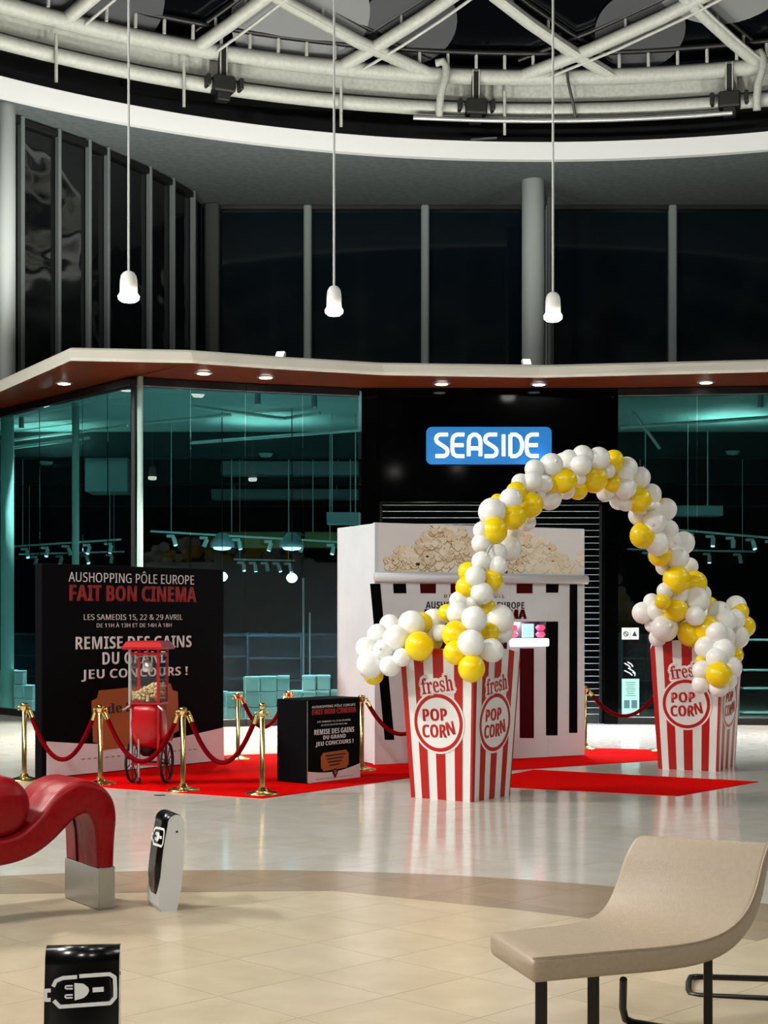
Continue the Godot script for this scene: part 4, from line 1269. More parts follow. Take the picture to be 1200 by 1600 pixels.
func make_entry_box() -> void:
	var w = 0.835
	var h = 0.86
	var t = thing("entry_box", "black cardboard entry box with event lettering and a white footer", "entry box", Vector3(-0.79, 0.0072, -15.75), 50.001)
	var b := MB.new(); b.box(Vector3(w / 2, h / 2, -0.215), Vector3(w, h, 0.43), 0.008)
	obj("carton", b, mat("board_black", Color.BLACK), t)
	var ed := MB.new(); ed.box(Vector3(0.006, h / 2, 0.001), Vector3(0.010, h - 0.02, 0.006), 0.002)
	obj("edge_strip", ed, mat("edge_grey", Color(0.45, 0.45, 0.45), 0.5), t)
	var poly := PackedVector2Array([Vector2(0.012, 0.004), Vector2(w - 0.004, 0.004)])
	for i in 11:
		var u = lerpf(w - 0.004, 0.012, i / 10.0)
		poly.append(Vector2(u, 0.125 - 0.045 * sin(PI * u / w) + 0.03 * u / w))
	var f := MB.new(); f.prism(poly, 0.0, 0.003)
	obj("footer", f, mat("footer_white", Color.WHITE), t)
	var fp := MB.new()
	for k in 14: fp.box(Vector3(0.15 + k * 0.042, 0.035, 0.004), Vector3(0.03, 0.008, 0.002))
	obj("small_print", fp, mat("print_pale", Color.WHITE), t).set_meta("kind", "stuff")
	poster_print(t, [
		["AUSHOPPING PÔLE EUROPE", false, 0.412, 0.787, 0.681, 0.033, "white"],
		["FAIT BON CINEMA", true, 0.422, 0.729, 0.682, 0.054, "red"],
		["LES SAMEDIS 15, 22 & 29 AVRIL", false, 0.42, 0.625, 0.522, 0.02, "white"],
		["DE 11H À 13H ET DE 14H À 18H", false, 0.418, 0.592, 0.401, 0.02, "white"],
		["REMISE DES GAINS", true, 0.421, 0.522, 0.622, 0.054, "white"],
		["DU GRAND", true, 0.423, 0.461, 0.351, 0.04, "white"],
		["JEU CONCOURS !", true, 0.426, 0.394, 0.592, 0.054, "white"]], [], 0.002)
	var c = Vector2(0.427, 0.213)
	var tk := MB.new(); tk.prism(ticket_shape(c, 0.43, 0.19, deg_to_rad(2.0)), 0.0, 0.005)
	var tko = obj("gold_ticket", tk, mat("ticket_gold", Color.WHITE), t)
	var ln := MB.new()
	for k in 4:
		ln.stroke([c + Vector2(-0.15 + 0.02 * k, 0.055 - k * 0.034), c + Vector2(0.16 - 0.03 * k, 0.06 - k * 0.034)], 0.014, 0.005, 0.007)
	obj("ticket_print", ln, mat("print_black", Color.BLACK), tko)
	var lg := MB.new()
	var q = Vector2(0.427, 0.092)
	lg.disc(q, 0.04, 0.003, 0.008)
	lg.prism(PackedVector2Array([q + Vector2(-0.035, -0.02), q + Vector2(0, -0.065), q + Vector2(0.035, -0.02)]), 0.003, 0.0079)
	var lo = obj("emblem", lg, mat("emblem_red", Color(0.22, 0.015, 0.01), 0.5), t)
	var l2 := MB.new()
	l2.disc(q + Vector2(0, -0.008), 0.016, 0.008, 0.009); l2.prism(PackedVector2Array([q + Vector2(-0.014, 0), q + Vector2(0.014, 0), q + Vector2(0, 0.028)]), 0.008, 0.0095)
	obj("drop", l2, mat("ticket_gold", Color.WHITE), lo)

# ------------------------------------------------------------------ striped popcorn boxes
func popcorn_box(label: String, at: Vector3, turn: float, H: float) -> void:
	var wb = 0.68
	var wt = 0.83
	var t = thing("popcorn_box", label, "popcorn box", at, turn, "giant striped popcorn boxes")
	var white = mat("card_white", Color(0.86, 0.86, 0.85), 0.32)
	var red = mat("card_red", Color(0.68, 0.075, 0.045), 0.32)
	var top = func(u: float) -> float:
		var d = absf(2.0 * u - 1.0)
		return H * (1.0 + 0.045 * (1.0 - pow(d, 2.2))) - (0.03 * H * maxf(0.0, (d - 0.9) / 0.1))
	var pt = func(face: int, u: float, y: float, off: float) -> Vector3:
		var w = lerpf(wb, wt, y / H)
		var p = Vector3((u - 0.5) * w, y, w / 2 + off)
		return Basis(Vector3.UP, face * PI / 2) * p
	var body := MB.new()
	var N = 20
	for f in 4:
		for i in N:
			var a = float(i) / N
			var c = float(i + 1) / N
			body.quad(pt.call(f, a, 0.0, 0.0), pt.call(f, c, 0.0, 0.0), pt.call(f, c, top.call(c), 0.0), pt.call(f, a, top.call(a), 0.0))
			body.quad(pt.call(f, c, 0.02, -0.02), pt.call(f, a, 0.02, -0.02), pt.call(f, a, top.call(a), -0.02), pt.call(f, c, top.call(c), -0.02))
			body.quad(pt.call(f, a, top.call(a), 0.0), pt.call(f, c, top.call(c), 0.0), pt.call(f, c, top.call(c), -0.02), pt.call(f, a, top.call(a), -0.02))
	body.quad(pt.call(0, 0, 0, 0), pt.call(1, 0, 0, 0) * Vector3(1, 1, 1), pt.call(2, 0, 0, 0), pt.call(3, 0, 0, 0))
	body.quad(pt.call(3, 0, 0.02, 0), pt.call(2, 0, 0.02, 0), pt.call(1, 0, 0.02, 0), pt.call(0, 0, 0.02, 0))
	obj("carton", body, white, t)
	var bands = [[0.0, 0.07], [0.185, 0.315], [0.445, 0.59], [0.735, 0.855], [0.975, 1.0]]
	var slope = atan((wt - wb) / 2.0 / H)
	for f in 4:
		for bd in bands:
			var m := MB.new()
			for k in 3:
				var a = lerpf(bd[0], bd[1], k / 3.0)
				var c = lerpf(bd[0], bd[1], (k + 1) / 3.0)
				m.quad(pt.call(f, a, 0.002, 0.002), pt.call(f, c, 0.002, 0.002), pt.call(f, c, top.call(c) - 0.001, 0.002), pt.call(f, a, top.call(a) - 0.001, 0.002))
			obj("stripe", m, red, t)
		# frame on the slanted face, origin low in the middle
		var fx = Transform3D(Basis(Vector3.UP, f * PI / 2), Vector3.ZERO) * Transform3D(Basis(Vector3.RIGHT, slope), Vector3(0, 0, wb / 2))
		if f % 2 == 0 or f == 1 or f == 3:
			var cy = H * 0.535
			var wh := MB.new(); wh.disc(Vector2(0, cy), 0.293, 0.003, 0.005, fx, 48)
			var bdg = obj("badge", wh, white, t)
			var rg := MB.new(); rg.ringflat(Vector2(0, cy), 0.238, 0.274, 0.0065, fx)
			obj("badge_ring", rg, red, bdg)
			var tx := MB.new()
			var F = font("Droid Sans", true)
			for g in [Vector2(0.003, 0), Vector2(-0.003, 0)]:
				letters(tx, "POP", F, -0.035, cy + 0.075, 0.27, 0.115, 0.007 + g.x * 0.1, fx, 3.0, g)
				letters(tx, "COR", F, -0.045, cy - 0.078, 0.27, 0.125, 0.007 + g.x * 0.1, fx, 2.0, g)
				letters(tx, "N", F, 0.135, cy - 0.045, 0.085, 0.125, 0.0076 + g.x * 0.1, fx, 12.0, g)
			obj("lettering", tx, red, bdg)
			# word above the badge with its white outline
			var S = font("Droid Serif", true)
			var fy = H * 0.80
			var wo := MB.new()
			for k in 10:
				var g = Vector2(cos(TAU * k / 10.0), sin(TAU * k / 10.0)) * 0.030
				letters(wo, "fresh", S, 0.0, fy, 0.36, 0.15, 0.0035 + 0.00025 * k, fx, 8.0, g, 0.0015)
			obj("word_outline", wo, white, t)
			var wr := MB.new()
			for g in [Vector2.ZERO]: letters(wr, "fresh", S, 0.0, fy, 0.36, 0.15, 0.0078, fx, 8.0, g)
			obj("word", wr, red, t)

func make_popcorn_boxes() -> void:
	popcorn_box("giant red and white striped popcorn box standing before the popcorn stand", Vector3(0.735, 0, -14.70), -36.0, 1.36)
	popcorn_box("giant red and white striped popcorn box beside the shop glass, under the arch's far foot", Vector3(3.57, 0, -17.53), -29.0, 1.40)

# ------------------------------------------------------------------ balloon arch
func make_balloon_arch() -> void:
	var t = thing("balloon_arch", "white and yellow balloon arch rising from one giant popcorn box to the other", "balloon arch")
	var white = mat("balloon_white", Color(0.96, 0.965, 0.95), 0.3)
	var yellow = mat("balloon_yellow", Color(0.98, 0.85, 0.02), 0.3)
	for m in [white, yellow]:
		m.backlight_enabled = true
		m.backlight = Color(0.25, 0.25, 0.25)
	var W: Array = [
		1.695, 3.258, -15.584, 0.104, 1.52, 3.214, -15.523, 0.084, 1.917, 3.352, -15.919, 0.086, 1.857, 3.344, -15.976, 0.073, 1.479, 3.07, -15.364, 0.09, 1.363, 3.063, -15.362, 0.077,
		1.615, 3.063, -15.503, 0.078, 1.694, 2.936, -15.699, 0.105, 1.556, 2.99, -15.56, 0.078, 1.237, 2.868, -14.992, 0.094, 1.05, 2.744, -14.909, 0.112, 1.427, 2.677, -15.428, 0.084,
		0.943, 2.551, -14.792, 0.074, 0.936, 2.427, -14.785, 0.08, 1.279, 2.546, -15.274, 0.07, 1.22, 2.392, -15.093, 0.107, 1.081, 2.324, -14.823, 0.093, 1.879, 3.03, -15.883, 0.079,
		2.059, 3.394, -15.943, 0.093, 2.027, 3.28, -15.799, 0.092, 2.233, 3.373, -15.997, 0.1, 2.153, 3.375, -16.147, 0.074, 2.349, 3.25, -16.107, 0.067, 2.021, 3.151, -15.907, 0.06,
		2.598, 3.324, -16.449, 0.096, 2.561, 3.235, -16.305, 0.082, 2.767, 3.222, -16.603, 0.097, 2.561, 3.093, -16.305, 0.102, 2.522, 2.978, -16.491, 0.089, 2.355, 3.041, -16.337, 0.082,
		2.59, 2.947, -16.442, 0.082, 2.906, 3.059, -16.728, 0.098, 3.098, 2.904, -16.897, 0.106, 2.923, 2.914, -16.743, 0.084, 2.764, 2.828, -16.711, 0.091, 2.917, 2.739, -16.627, 0.111,
		3.123, 2.68, -16.919, 0.099, 2.966, 2.52, -16.671, 0.111, 3.335, 2.548, -17.102, 0.107, 3.165, 2.562, -16.955, 0.099, 3.233, 2.369, -16.906, 0.106, 3.438, 2.291, -17.298, 0.086,
		3.096, 2.281, -17.005, 0.078, 3.089, 2.01, -16.889, 0.077, 3.258, 1.963, -17.036, 0.092, 3.481, 1.907, -17.119, 0.128, 3.604, 1.983, -17.437, 0.094, 0.925, 2.248, -14.6, 0.079,
		1.09, 2.317, -14.953, 0.081, 1.083, 2.205, -14.6, 0.079, 0.863, 2.104, -14.48, 0.084, 0.923, 1.941, -14.48, 0.091, 1.073, 2.001, -14.72, 0.074, 0.712, 1.87, -14.6, 0.079,
		0.852, 1.858, -14.6, 0.079, 0.685, 1.754, -14.3, 0.089, 0.828, 1.7, -14.1, 0.1, 1.101, 1.7, -14.6, 0.116, 1.135, 1.578, -14.65, 0.085, 0.79, 1.479, -13.95, 0.105,
		0.987, 1.412, -14.1, 0.094, 0.544, 1.561, -14.5, 0.072, 0.061, 1.645, -14.65, 0.085, -0.061, 1.548, -14.6, 0.085, 0.259, 1.652, -14.45, 0.108, 0.114, 1.514, -14.4, 0.108,
		-0.164, 1.421, -14.55, 0.091, 0.0, 1.412, -14.4, 0.084, -0.132, 1.273, -14.45, 0.108, 0.054, 1.264, -14.35, 0.084, 0.167, 1.343, -14.3, 0.072, 0.472, 1.682, -14.7, 0.098,
		0.507, 1.56, -14.65, 0.085, 3.013, 1.895, -17.3, 0.079, 2.912, 1.772, -17.3, 0.101, 3.067, 1.786, -17.2, 0.1, 3.121, 1.593, -17.1, 0.128, 3.036, 1.635, -17.35, 0.08,
		3.432, 1.735, -16.95, 0.092, 3.067, 1.492, -17.2, 0.086, 3.33, 1.678, -17.3, 0.079, 3.77, 1.772, -17.3, 0.108, 4.01, 1.846, -17.5, 0.102, 3.95, 1.693, -17.3, 0.101,
		3.662, 1.552, -16.9, 0.099, 3.812, 1.679, -17.1, 0.1, 3.986, 1.498, -17.3, 0.108, 3.779, 1.494, -17.05, 0.099, 3.552, 1.382, -16.95, 0.106, 3.728, 1.363, -16.85, 0.105,
		3.64, 1.273, -16.8, 0.098, 3.489, 1.138, -16.85, 0.091, 3.805, 1.166, -16.85, 0.105, 3.475, 0.984, -16.85, 0.084, 3.657, 0.952, -16.78, 0.091, 3.773, 1.034, -16.83, 0.084,
		3.318, 1.642, -17.5, 0.102, 3.697, 1.714, -17.4, 0.094]
	var Y: Array = [
		1.834, 3.105, -15.608, 0.111, 1.695, 3.064, -15.584, 0.071, 1.31, 2.953, -15.188, 0.089, 1.452, 2.829, -15.219, 0.108, 1.113, 2.864, -15.098, 0.057, 1.257, 2.701, -15.014, 0.113,
		1.061, 2.551, -14.801, 0.111, 1.023, 2.419, -14.88, 0.068, 2.439, 3.391, -16.303, 0.088, 2.454, 3.311, -16.317, 0.075, 2.197, 3.167, -16.075, 0.121, 2.415, 3.138, -16.281, 0.088,
		2.113, 3.2, -15.995, 0.08, 2.015, 3.055, -16.015, 0.093, 2.729, 2.976, -16.459, 0.117, 2.981, 3.009, -16.794, 0.049, 2.8, 2.601, -16.633, 0.118, 3.023, 2.394, -16.831, 0.105,
		3.216, 2.136, -16.891, 0.127, 3.49, 2.102, -17.234, 0.115, 3.064, 1.89, -16.867, 0.077, 3.233, 1.799, -17.014, 0.113, 3.701, 1.846, -17.518, 0.095, 0.803, 2.154, -14.72, 0.08,
		1.028, 2.071, -14.6, 0.085, 0.785, 1.998, -14.6, 0.091, 0.979, 1.816, -14.6, 0.067, 0.66, 1.558, -14.15, 0.106, 0.654, 1.39, -14.02, 0.093, 0.984, 1.568, -14.4, 0.084,
		0.795, 1.253, -13.93, 0.104, 0.59, 1.754, -14.45, 0.072, 0.327, 1.45, -14.28, 0.113, 0.359, 1.663, -14.6, 0.085, -0.097, 1.165, -14.6, 0.079, 0.464, 1.492, -14.65, 0.079,
		3.423, 1.55, -17.15, 0.129, 3.588, 1.586, -17.05, 0.128, 4.035, 1.78, -17.45, 0.095, 4.098, 1.613, -17.5, 0.109, 3.884, 1.304, -16.95, 0.071, 3.503, 1.241, -16.95, 0.056,
		3.639, 1.095, -16.7, 0.118]
	var shape := MB.new()
	var prof = []
	for i in 13:
		var a = -PI / 2 + PI * i / 12.0
		var r = cos(a)
		var y = sin(a)
		if y < 0: y *= 1.06
		prof.append(Vector2(maxf(r, 0.001), y))
	prof.insert(0, Vector2(0.06, -1.15)); prof.insert(0, Vector2(0.001, -1.15))
	shape.lathe(prof, 22)
	var mesh = shape.done()
	var rng := RandomNumberGenerator.new(); rng.seed = 9
	for set_ in [[W, white, ""], [Y, yellow, "yellow balloon"]]:
		var a: Array = set_[0]
		for i in range(0, a.size(), 4):
			var o = obj("balloon", mesh, set_[1], t)
			var r: float = a[i + 3]
			o.position = Vector3(a[i], a[i + 1], a[i + 2])
			o.basis = Basis(Vector3(rng.randf_range(-1, 1), rng.randf_range(-1, 1), rng.randf_range(-1, 1)).normalized(), rng.randf() * TAU).scaled(Vector3.ONE * r * 1.19)
			if set_[2]: o.set_meta("label", set_[2])
	# string inside the garland
	var st := MB.new()
	st.tube([Vector3(0.926, 1.59, -14.62), Vector3(0.902, 1.864, -14.62), Vector3(0.889, 2.108, -14.62), Vector3(0.987, 2.34, -14.62), Vector3(1.149, 2.61, -15.07), Vector3(1.35, 2.84, -15.28), Vector3(1.607, 3.028, -15.55), Vector3(1.901, 3.198, -15.84), Vector3(2.19, 3.272, -16.12), Vector3(2.44, 3.234, -16.36), Vector3(2.655, 3.072, -16.55), Vector3(2.827, 2.821, -16.71), Vector3(2.991, 2.578, -16.85), Vector3(3.177, 2.331, -17.02), Vector3(3.33, 2.093, -17.15), Vector3(3.434, 1.822, -17.24), Vector3(3.536, 1.57, -17.32)], 0.012, 6)
	obj("string", st, mat("cord_white", Color.WHITE), t)

# ------------------------------------------------------------------ popcorn cart
func make_cart() -> void:
	var t = thing("popcorn_cart", "small red popcorn cart with glass case and two spoked wheels", "popcorn cart", Vector3(-2.43, 0.0115, -15.85), -10.0)
	var red = mat("cart_red", Color(0.66, 0.012, 0.06), 0.3)
	var bright = mat("bright_metal", Color.WHITE)
	var w = 0.32
	var d = 0.30
	# roof
	var r := MB.new()
	var rings = []
	for q in [[0.17, 1.375], [0.215, 1.375], [0.215, 1.40], [0.185, 1.45], [0.17, 1.462]]:
		rings.append([Vector3(-q[0], q[1], q[0] * 0.95), Vector3(q[0], q[1], q[0] * 0.95), Vector3(q[0], q[1], -q[0] * 0.95), Vector3(-q[0], q[1], -q[0] * 0.95)])
	r.loft(rings)
	obj("roof", r, red, t)
	for sx in [-1, 1]:
		for sz in [-1, 1]:
			var b := MB.new(); b.box(Vector3(sx * (w / 2 - 0.008), 1.095, sz * (d / 2 - 0.008)), Vector3(0.026, 0.57, 0.026), 0.004)
			obj("corner_post", b, bright if sx < 0 and sz > 0 else red, t)
	var rail := MB.new()
	for y in [0.82, 1.33]:
		for s in [-1, 1]:
			rail.box(Vector3(0, y, s * (d / 2 - 0.008)), Vector3(w, 0.022, 0.022), 0.003)
			rail.box(Vector3(s * (w / 2 - 0.008), y, 0), Vector3(0.022, 0.022, d), 0.003)
	obj("case_frame", rail, red, t)
	var gm = mat("case_glass", Color(0.85, 0.92, 0.92, 0.012), 0.03)
	gm.transparency = BaseMaterial3D.TRANSPARENCY_ALPHA
	for q in [[Vector3(0, 1.08, d / 2), Vector3(w - 0.03, 0.5, 0.004)], [Vector3(w / 2, 1.08, 0), Vector3(0.004, 0.5, d - 0.03)], [Vector3(-w / 2, 1.08, 0), Vector3(0.004, 0.5, d - 0.03)], [Vector3(0, 1.08, -d / 2), Vector3(w - 0.03, 0.5, 0.004)]]:
		var b := MB.new(); b.box(q[0], q[1])
		obj("glass_pane", b, gm, t)
	var k := MB.new()
	k.lathe([Vector2(0, 1.20), Vector2(0.045, 1.20), Vector2(0.055, 1.22), Vector2(0.05, 1.29), Vector2(0.03, 1.31), Vector2(0.02, 1.33), Vector2(0, 1.33)], 16, Transform3D(Basis(), Vector3(-0.01, -0.06, 0)))
	k.tube([Vector3(-0.01, 1.25, 0), Vector3(-0.01, 1.37, 0)], 0.008, 6)
	k.tube([Vector3(-0.13, 1.30, 0), Vector3(0.13, 1.31, 0)], 0.008, 6)
	obj("kettle", k, mat("kettle_steel", Color(0.85, 0.86, 0.86), 0.25, 0.6), t)
	# heap of popcorn in the case
	var rng := RandomNumberGenerator.new(); rng.seed = 4
	var pc := MB.new()
	pc.smooth(true)
	for i in 260:
		var x = rng.randf_range(-0.135, 0.135)
		var z = rng.randf_range(-0.125, 0.125)
		var top = 0.83 + 0.10 + 0.10 * smoothstep(-0.13, 0.12, x)
		var y = lerpf(0.84, top, sqrt(rng.randf()))
		var s = rng.randf_range(0.013, 0.022)
		var rr = []
		for e in [[0.0, -1.0], [0.8, -0.5], [1.0, 0.1], [0.7, 0.7], [0.0, 1.0]]:
			var ring = []
			for j in 6: 
				var wob = rng.randf_range(0.75, 1.2)
				ring.append(Vector3(x + cos(-TAU * j / 6.0) * e[0] * s * wob, y + e[1] * s, z + sin(-TAU * j / 6.0) * e[0] * s * wob))
			rr.append(ring)
		pc.loft(rr, true, false)
	var po = obj("popcorn", pc, mat("popcorn", Color(0.86, 0.78, 0.58), 0.8), t)
	po.set_meta("kind", "stuff")
	# red tank below, swelling downwards to a rounded bottom
	var tk := MB.new()
	var tr = []
	for q in [[0.155, 0.81], [0.165, 0.74], [0.175, 0.62], [0.17, 0.52], [0.145, 0.42], [0.10, 0.36], [0.03, 0.335]]:
		var ring = []
		for j in 24:
			var a = -TAU * j / 24.0
			var c = cos(a); var s = sin(a)
			var e = pow(pow(absf(c), 4) + pow(absf(s), 4), -0.25)
			ring.append(Vector3(c * e * q[0], q[1], s * e * q[0] * 0.92))
		tr.append(ring)
	tr.reverse()
	for q in tr: q.reverse()
	tr.reverse()
	for q in tr: q.reverse()
	tk.smooth(true); tk.loft(tr, true, true)
	obj("tank", tk, red, t)
	var pan := MB.new(); pan.lathe([Vector2(0.0, 0.27), Vector2(0.06, 0.275), Vector2(0.10, 0.32), Vector2(0.115, 0.37)], 18)
	obj("drip_pan", pan, mat("pan_black", Color(0.02, 0.02, 0.02), 0.5), t)
	for sx in [-1, 1]:
		for sz in [-1, 1]:
			var b := MB.new(); b.box(Vector3(sx * 0.145, 0.47, sz * 0.125), Vector3(0.022, 0.6, 0.022), 0.003)
			obj("leg", b, bright if sx < 0 else red, t)
	var br := MB.new()
	for s in [-1, 1]: br.box(Vector3(0, 0.2, s * 0.125), Vector3(0.30, 0.024, 0.022), 0.003)
	for s in [-1, 1]: br.box(Vector3(s * 0.145, 0.2, 0), Vector3(0.022, 0.024, 0.25), 0.003)
	obj("base_frame", br, red, t)
	var fl := MB.new(); fl.tube([Vector3(-0.06, 0.5, 0.13), Vector3(-0.06, 0.07, 0.13)], 0.012, 8)
	var flo = obj("front_leg", fl, bright, t)
	var cw := MB.new(); cw.tube([Vector3(-0.072, 0.032, 0.13), Vector3(-0.048, 0.032, 0.13)], 0.032, 14)
	obj("caster", cw, mat("tyre", Color(0.015, 0.015, 0.015), 0.6), flo)
	var hd := MB.new()
	for s in [-1, 1]: hd.tube([Vector3(s * 0.15, 0.80, 0.14), Vector3(s * 0.19, 0.77, 0.16), Vector3(s * 0.21, 0.76, 0.19)], 0.011, 8)
	obj("handle", hd, bright, t)
	# wheels
	for sx in [-1, 1]:
		var wh := MB.new()
		var R = 0.2
		var cpt = Vector3(sx * 0.185, R + 0.012, -0.03)
		var tp = []
		for i in 32: tp.append(cpt + Vector3(0, cos(TAU * i / 32.0), sin(TAU * i / 32.0)) * R)
		wh.tube(tp, 0.016, 8, true)
		var o = obj("wheel", wh, mat("tyre", Color.BLACK), t)
		var sp := MB.new()
		for i in 10:
			var v = Vector3(0, cos(TAU * i / 10.0), sin(TAU * i / 10.0))
			sp.tube([cpt + v * 0.02, cpt + v * (R - 0.01)], 0.006, 6)
		sp.tube([cpt - Vector3(0.025, 0, 0), cpt + Vector3(0.025, 0, 0)], 0.028, 14)
		obj("spokes", sp, mat("spoke_dark", Color(0.07, 0.065, 0.065), 0.4), o)
	var ax := MB.new(); ax.tube([Vector3(-0.185, 0.212, -0.03), Vector3(0.185, 0.212, -0.03)], 0.01, 8)
	obj("axle", ax, mat("spoke_dark", Color.WHITE), t)

# ------------------------------------------------------------------ brass posts and ropes
func make_barriers() -> void:
	var brass = mat("brass", Color(0.90, 0.80, 0.52), 0.2, 1.0)
	var P = {
		"a": [Vector3(-3.776, 0.0, -16.126), 0.82, false, "brass barrier post at the outer end of the black event board"],
		"b": [Vector3(-2.908, 0.0, -15.753), 0.82, false, "brass barrier post before the gold ticket, beside the red bench's arch"],
		"c": [Vector3(-1.984, 0.0, -15.167), 0.83, false, "brass barrier post between the popcorn cart and the front carpet corner"],
		"d": [Vector3(-1.175, 0.0, -14.836), 0.84, true, "brass barrier post with a ball finial at the carpet's front corner"],
		"e": [Vector3(-1.762, 0.0, -18.545), 0.815, false, "brass barrier post standing back by the event board's far edge"],
		"f": [Vector3(-1.176, 0.0, -19.065), 0.815, false, "brass barrier post mostly hidden behind the black entry box"],
		"g": [Vector3(-0.25, 0, -17.2), 0.85, false, "brass barrier post behind the entry box's far edge"],
		"h": [Vector3(2.617, 0.0, -20.0), 0.83, false, "brass barrier post at the far corner of the popcorn stand"],
		"j": [Vector3(0.62, 0, -16.9), 0.83, false, "brass barrier post hidden behind the near giant popcorn box"],
		"i": [Vector3(3.564, 0.0, -19.71), 0.82, false, "brass barrier post behind the giant popcorn box near the shop glass"]}
	for k in P:
		var h = P[k][1]
		var t = thing("barrier_post", P[k][3], "barrier post", P[k][0], 0.0, "brass barrier posts")
		var b := MB.new()
		b.lathe([Vector2(0.0, 0.0), Vector2(0.16, 0.0), Vector2(0.165, 0.012), Vector2(0.155, 0.022), Vector2(0.10, 0.034), Vector2(0.045, 0.05), Vector2(0.036, 0.075), Vector2(0.0, 0.075)], 28)
		obj("base", b, brass, t)
		var p := MB.new(); p.lathe([Vector2(0.026, 0.06), Vector2(0.026, h - 0.06), Vector2(0.0, h - 0.06)], 18)
		obj("pole", p, brass, t)
		var c := MB.new()
		if P[k][2]: c.lathe([Vector2(0.026, h - 0.08), Vector2(0.04, h - 0.07), Vector2(0.04, h - 0.045), Vector2(0.022, h - 0.03), Vector2(0.03, h), Vector2(0.036, h + 0.02), Vector2(0.028, h + 0.045), Vector2(0.0, h + 0.055)], 18)
		else: c.lathe([Vector2(0.026, h - 0.08), Vector2(0.038, h - 0.07), Vector2(0.04, h - 0.02), Vector2(0.036, h - 0.008), Vector2(0.0, h)], 18)
		obj("cap", c, brass, t)
		for s in [-1, 1]:
			var rg := MB.new(); rg.tube([Vector3(s * 0.035, h - 0.045, 0), Vector3(s * 0.06, h - 0.04, 0), Vector3(s * 0.07, h - 0.065, 0), Vector3(s * 0.055, h - 0.08, 0)], 0.009, 8)
			obj("hook", rg, brass, t)
	var vel = mat("rope_velvet", Color(0.40, 0.01, 0.035), 0.9)
	vel.metallic_specular = 0.1
	var ropes = [["a", "b", 0.50, "dark red velvet rope sagging before the black board's outer end"], ["b", "c", 0.48, "dark red velvet rope sagging across the popcorn cart"], ["c", "d", 0.46, "dark red velvet rope up to the post with the ball finial"], ["e", "f", 0.36, "dark red velvet rope behind, between the board and the entry box"], ["g", "j", 0.34, "dark red velvet rope hanging before the popcorn stand's stripes"], ["h", "i", 0.30, "dark red velvet rope between the popcorn stand and the far popcorn box"]]
	for r in ropes:
		var a: Vector3 = P[r[0]][0] + Vector3(0, P[r[0]][1] - 0.08, 0)
		var b: Vector3 = (P[r[1]][0] + Vector3(0, P[r[1]][1] - 0.08, 0))
		var dirv = Vector3(b.x - a.x, 0, b.z - a.z).normalized() * 0.065
		a += dirv; b -= dirv
		var t = thing("velvet_rope", r[3], "rope", Vector3.ZERO, 0.0, "velvet barrier ropes")
		var pts = []
		for i in 21:
			var s = i / 20.0
			var p = a.lerp(b, s)
			p.y -= r[2] * (1.0 - pow(2.0 * s - 1.0, 2.0))
			pts.append(p)
		var m := MB.new(); m.tube(pts, 0.024, 10)
		obj("cord", m, vel, t)
		for e in [[pts[0], pts[1]], [pts[20], pts[19]]]:
			var f := MB.new(); f.tube([e[0], e[0].lerp(e[1], 0.8)], 0.028, 10)
			obj("end_cap", f, brass, t)

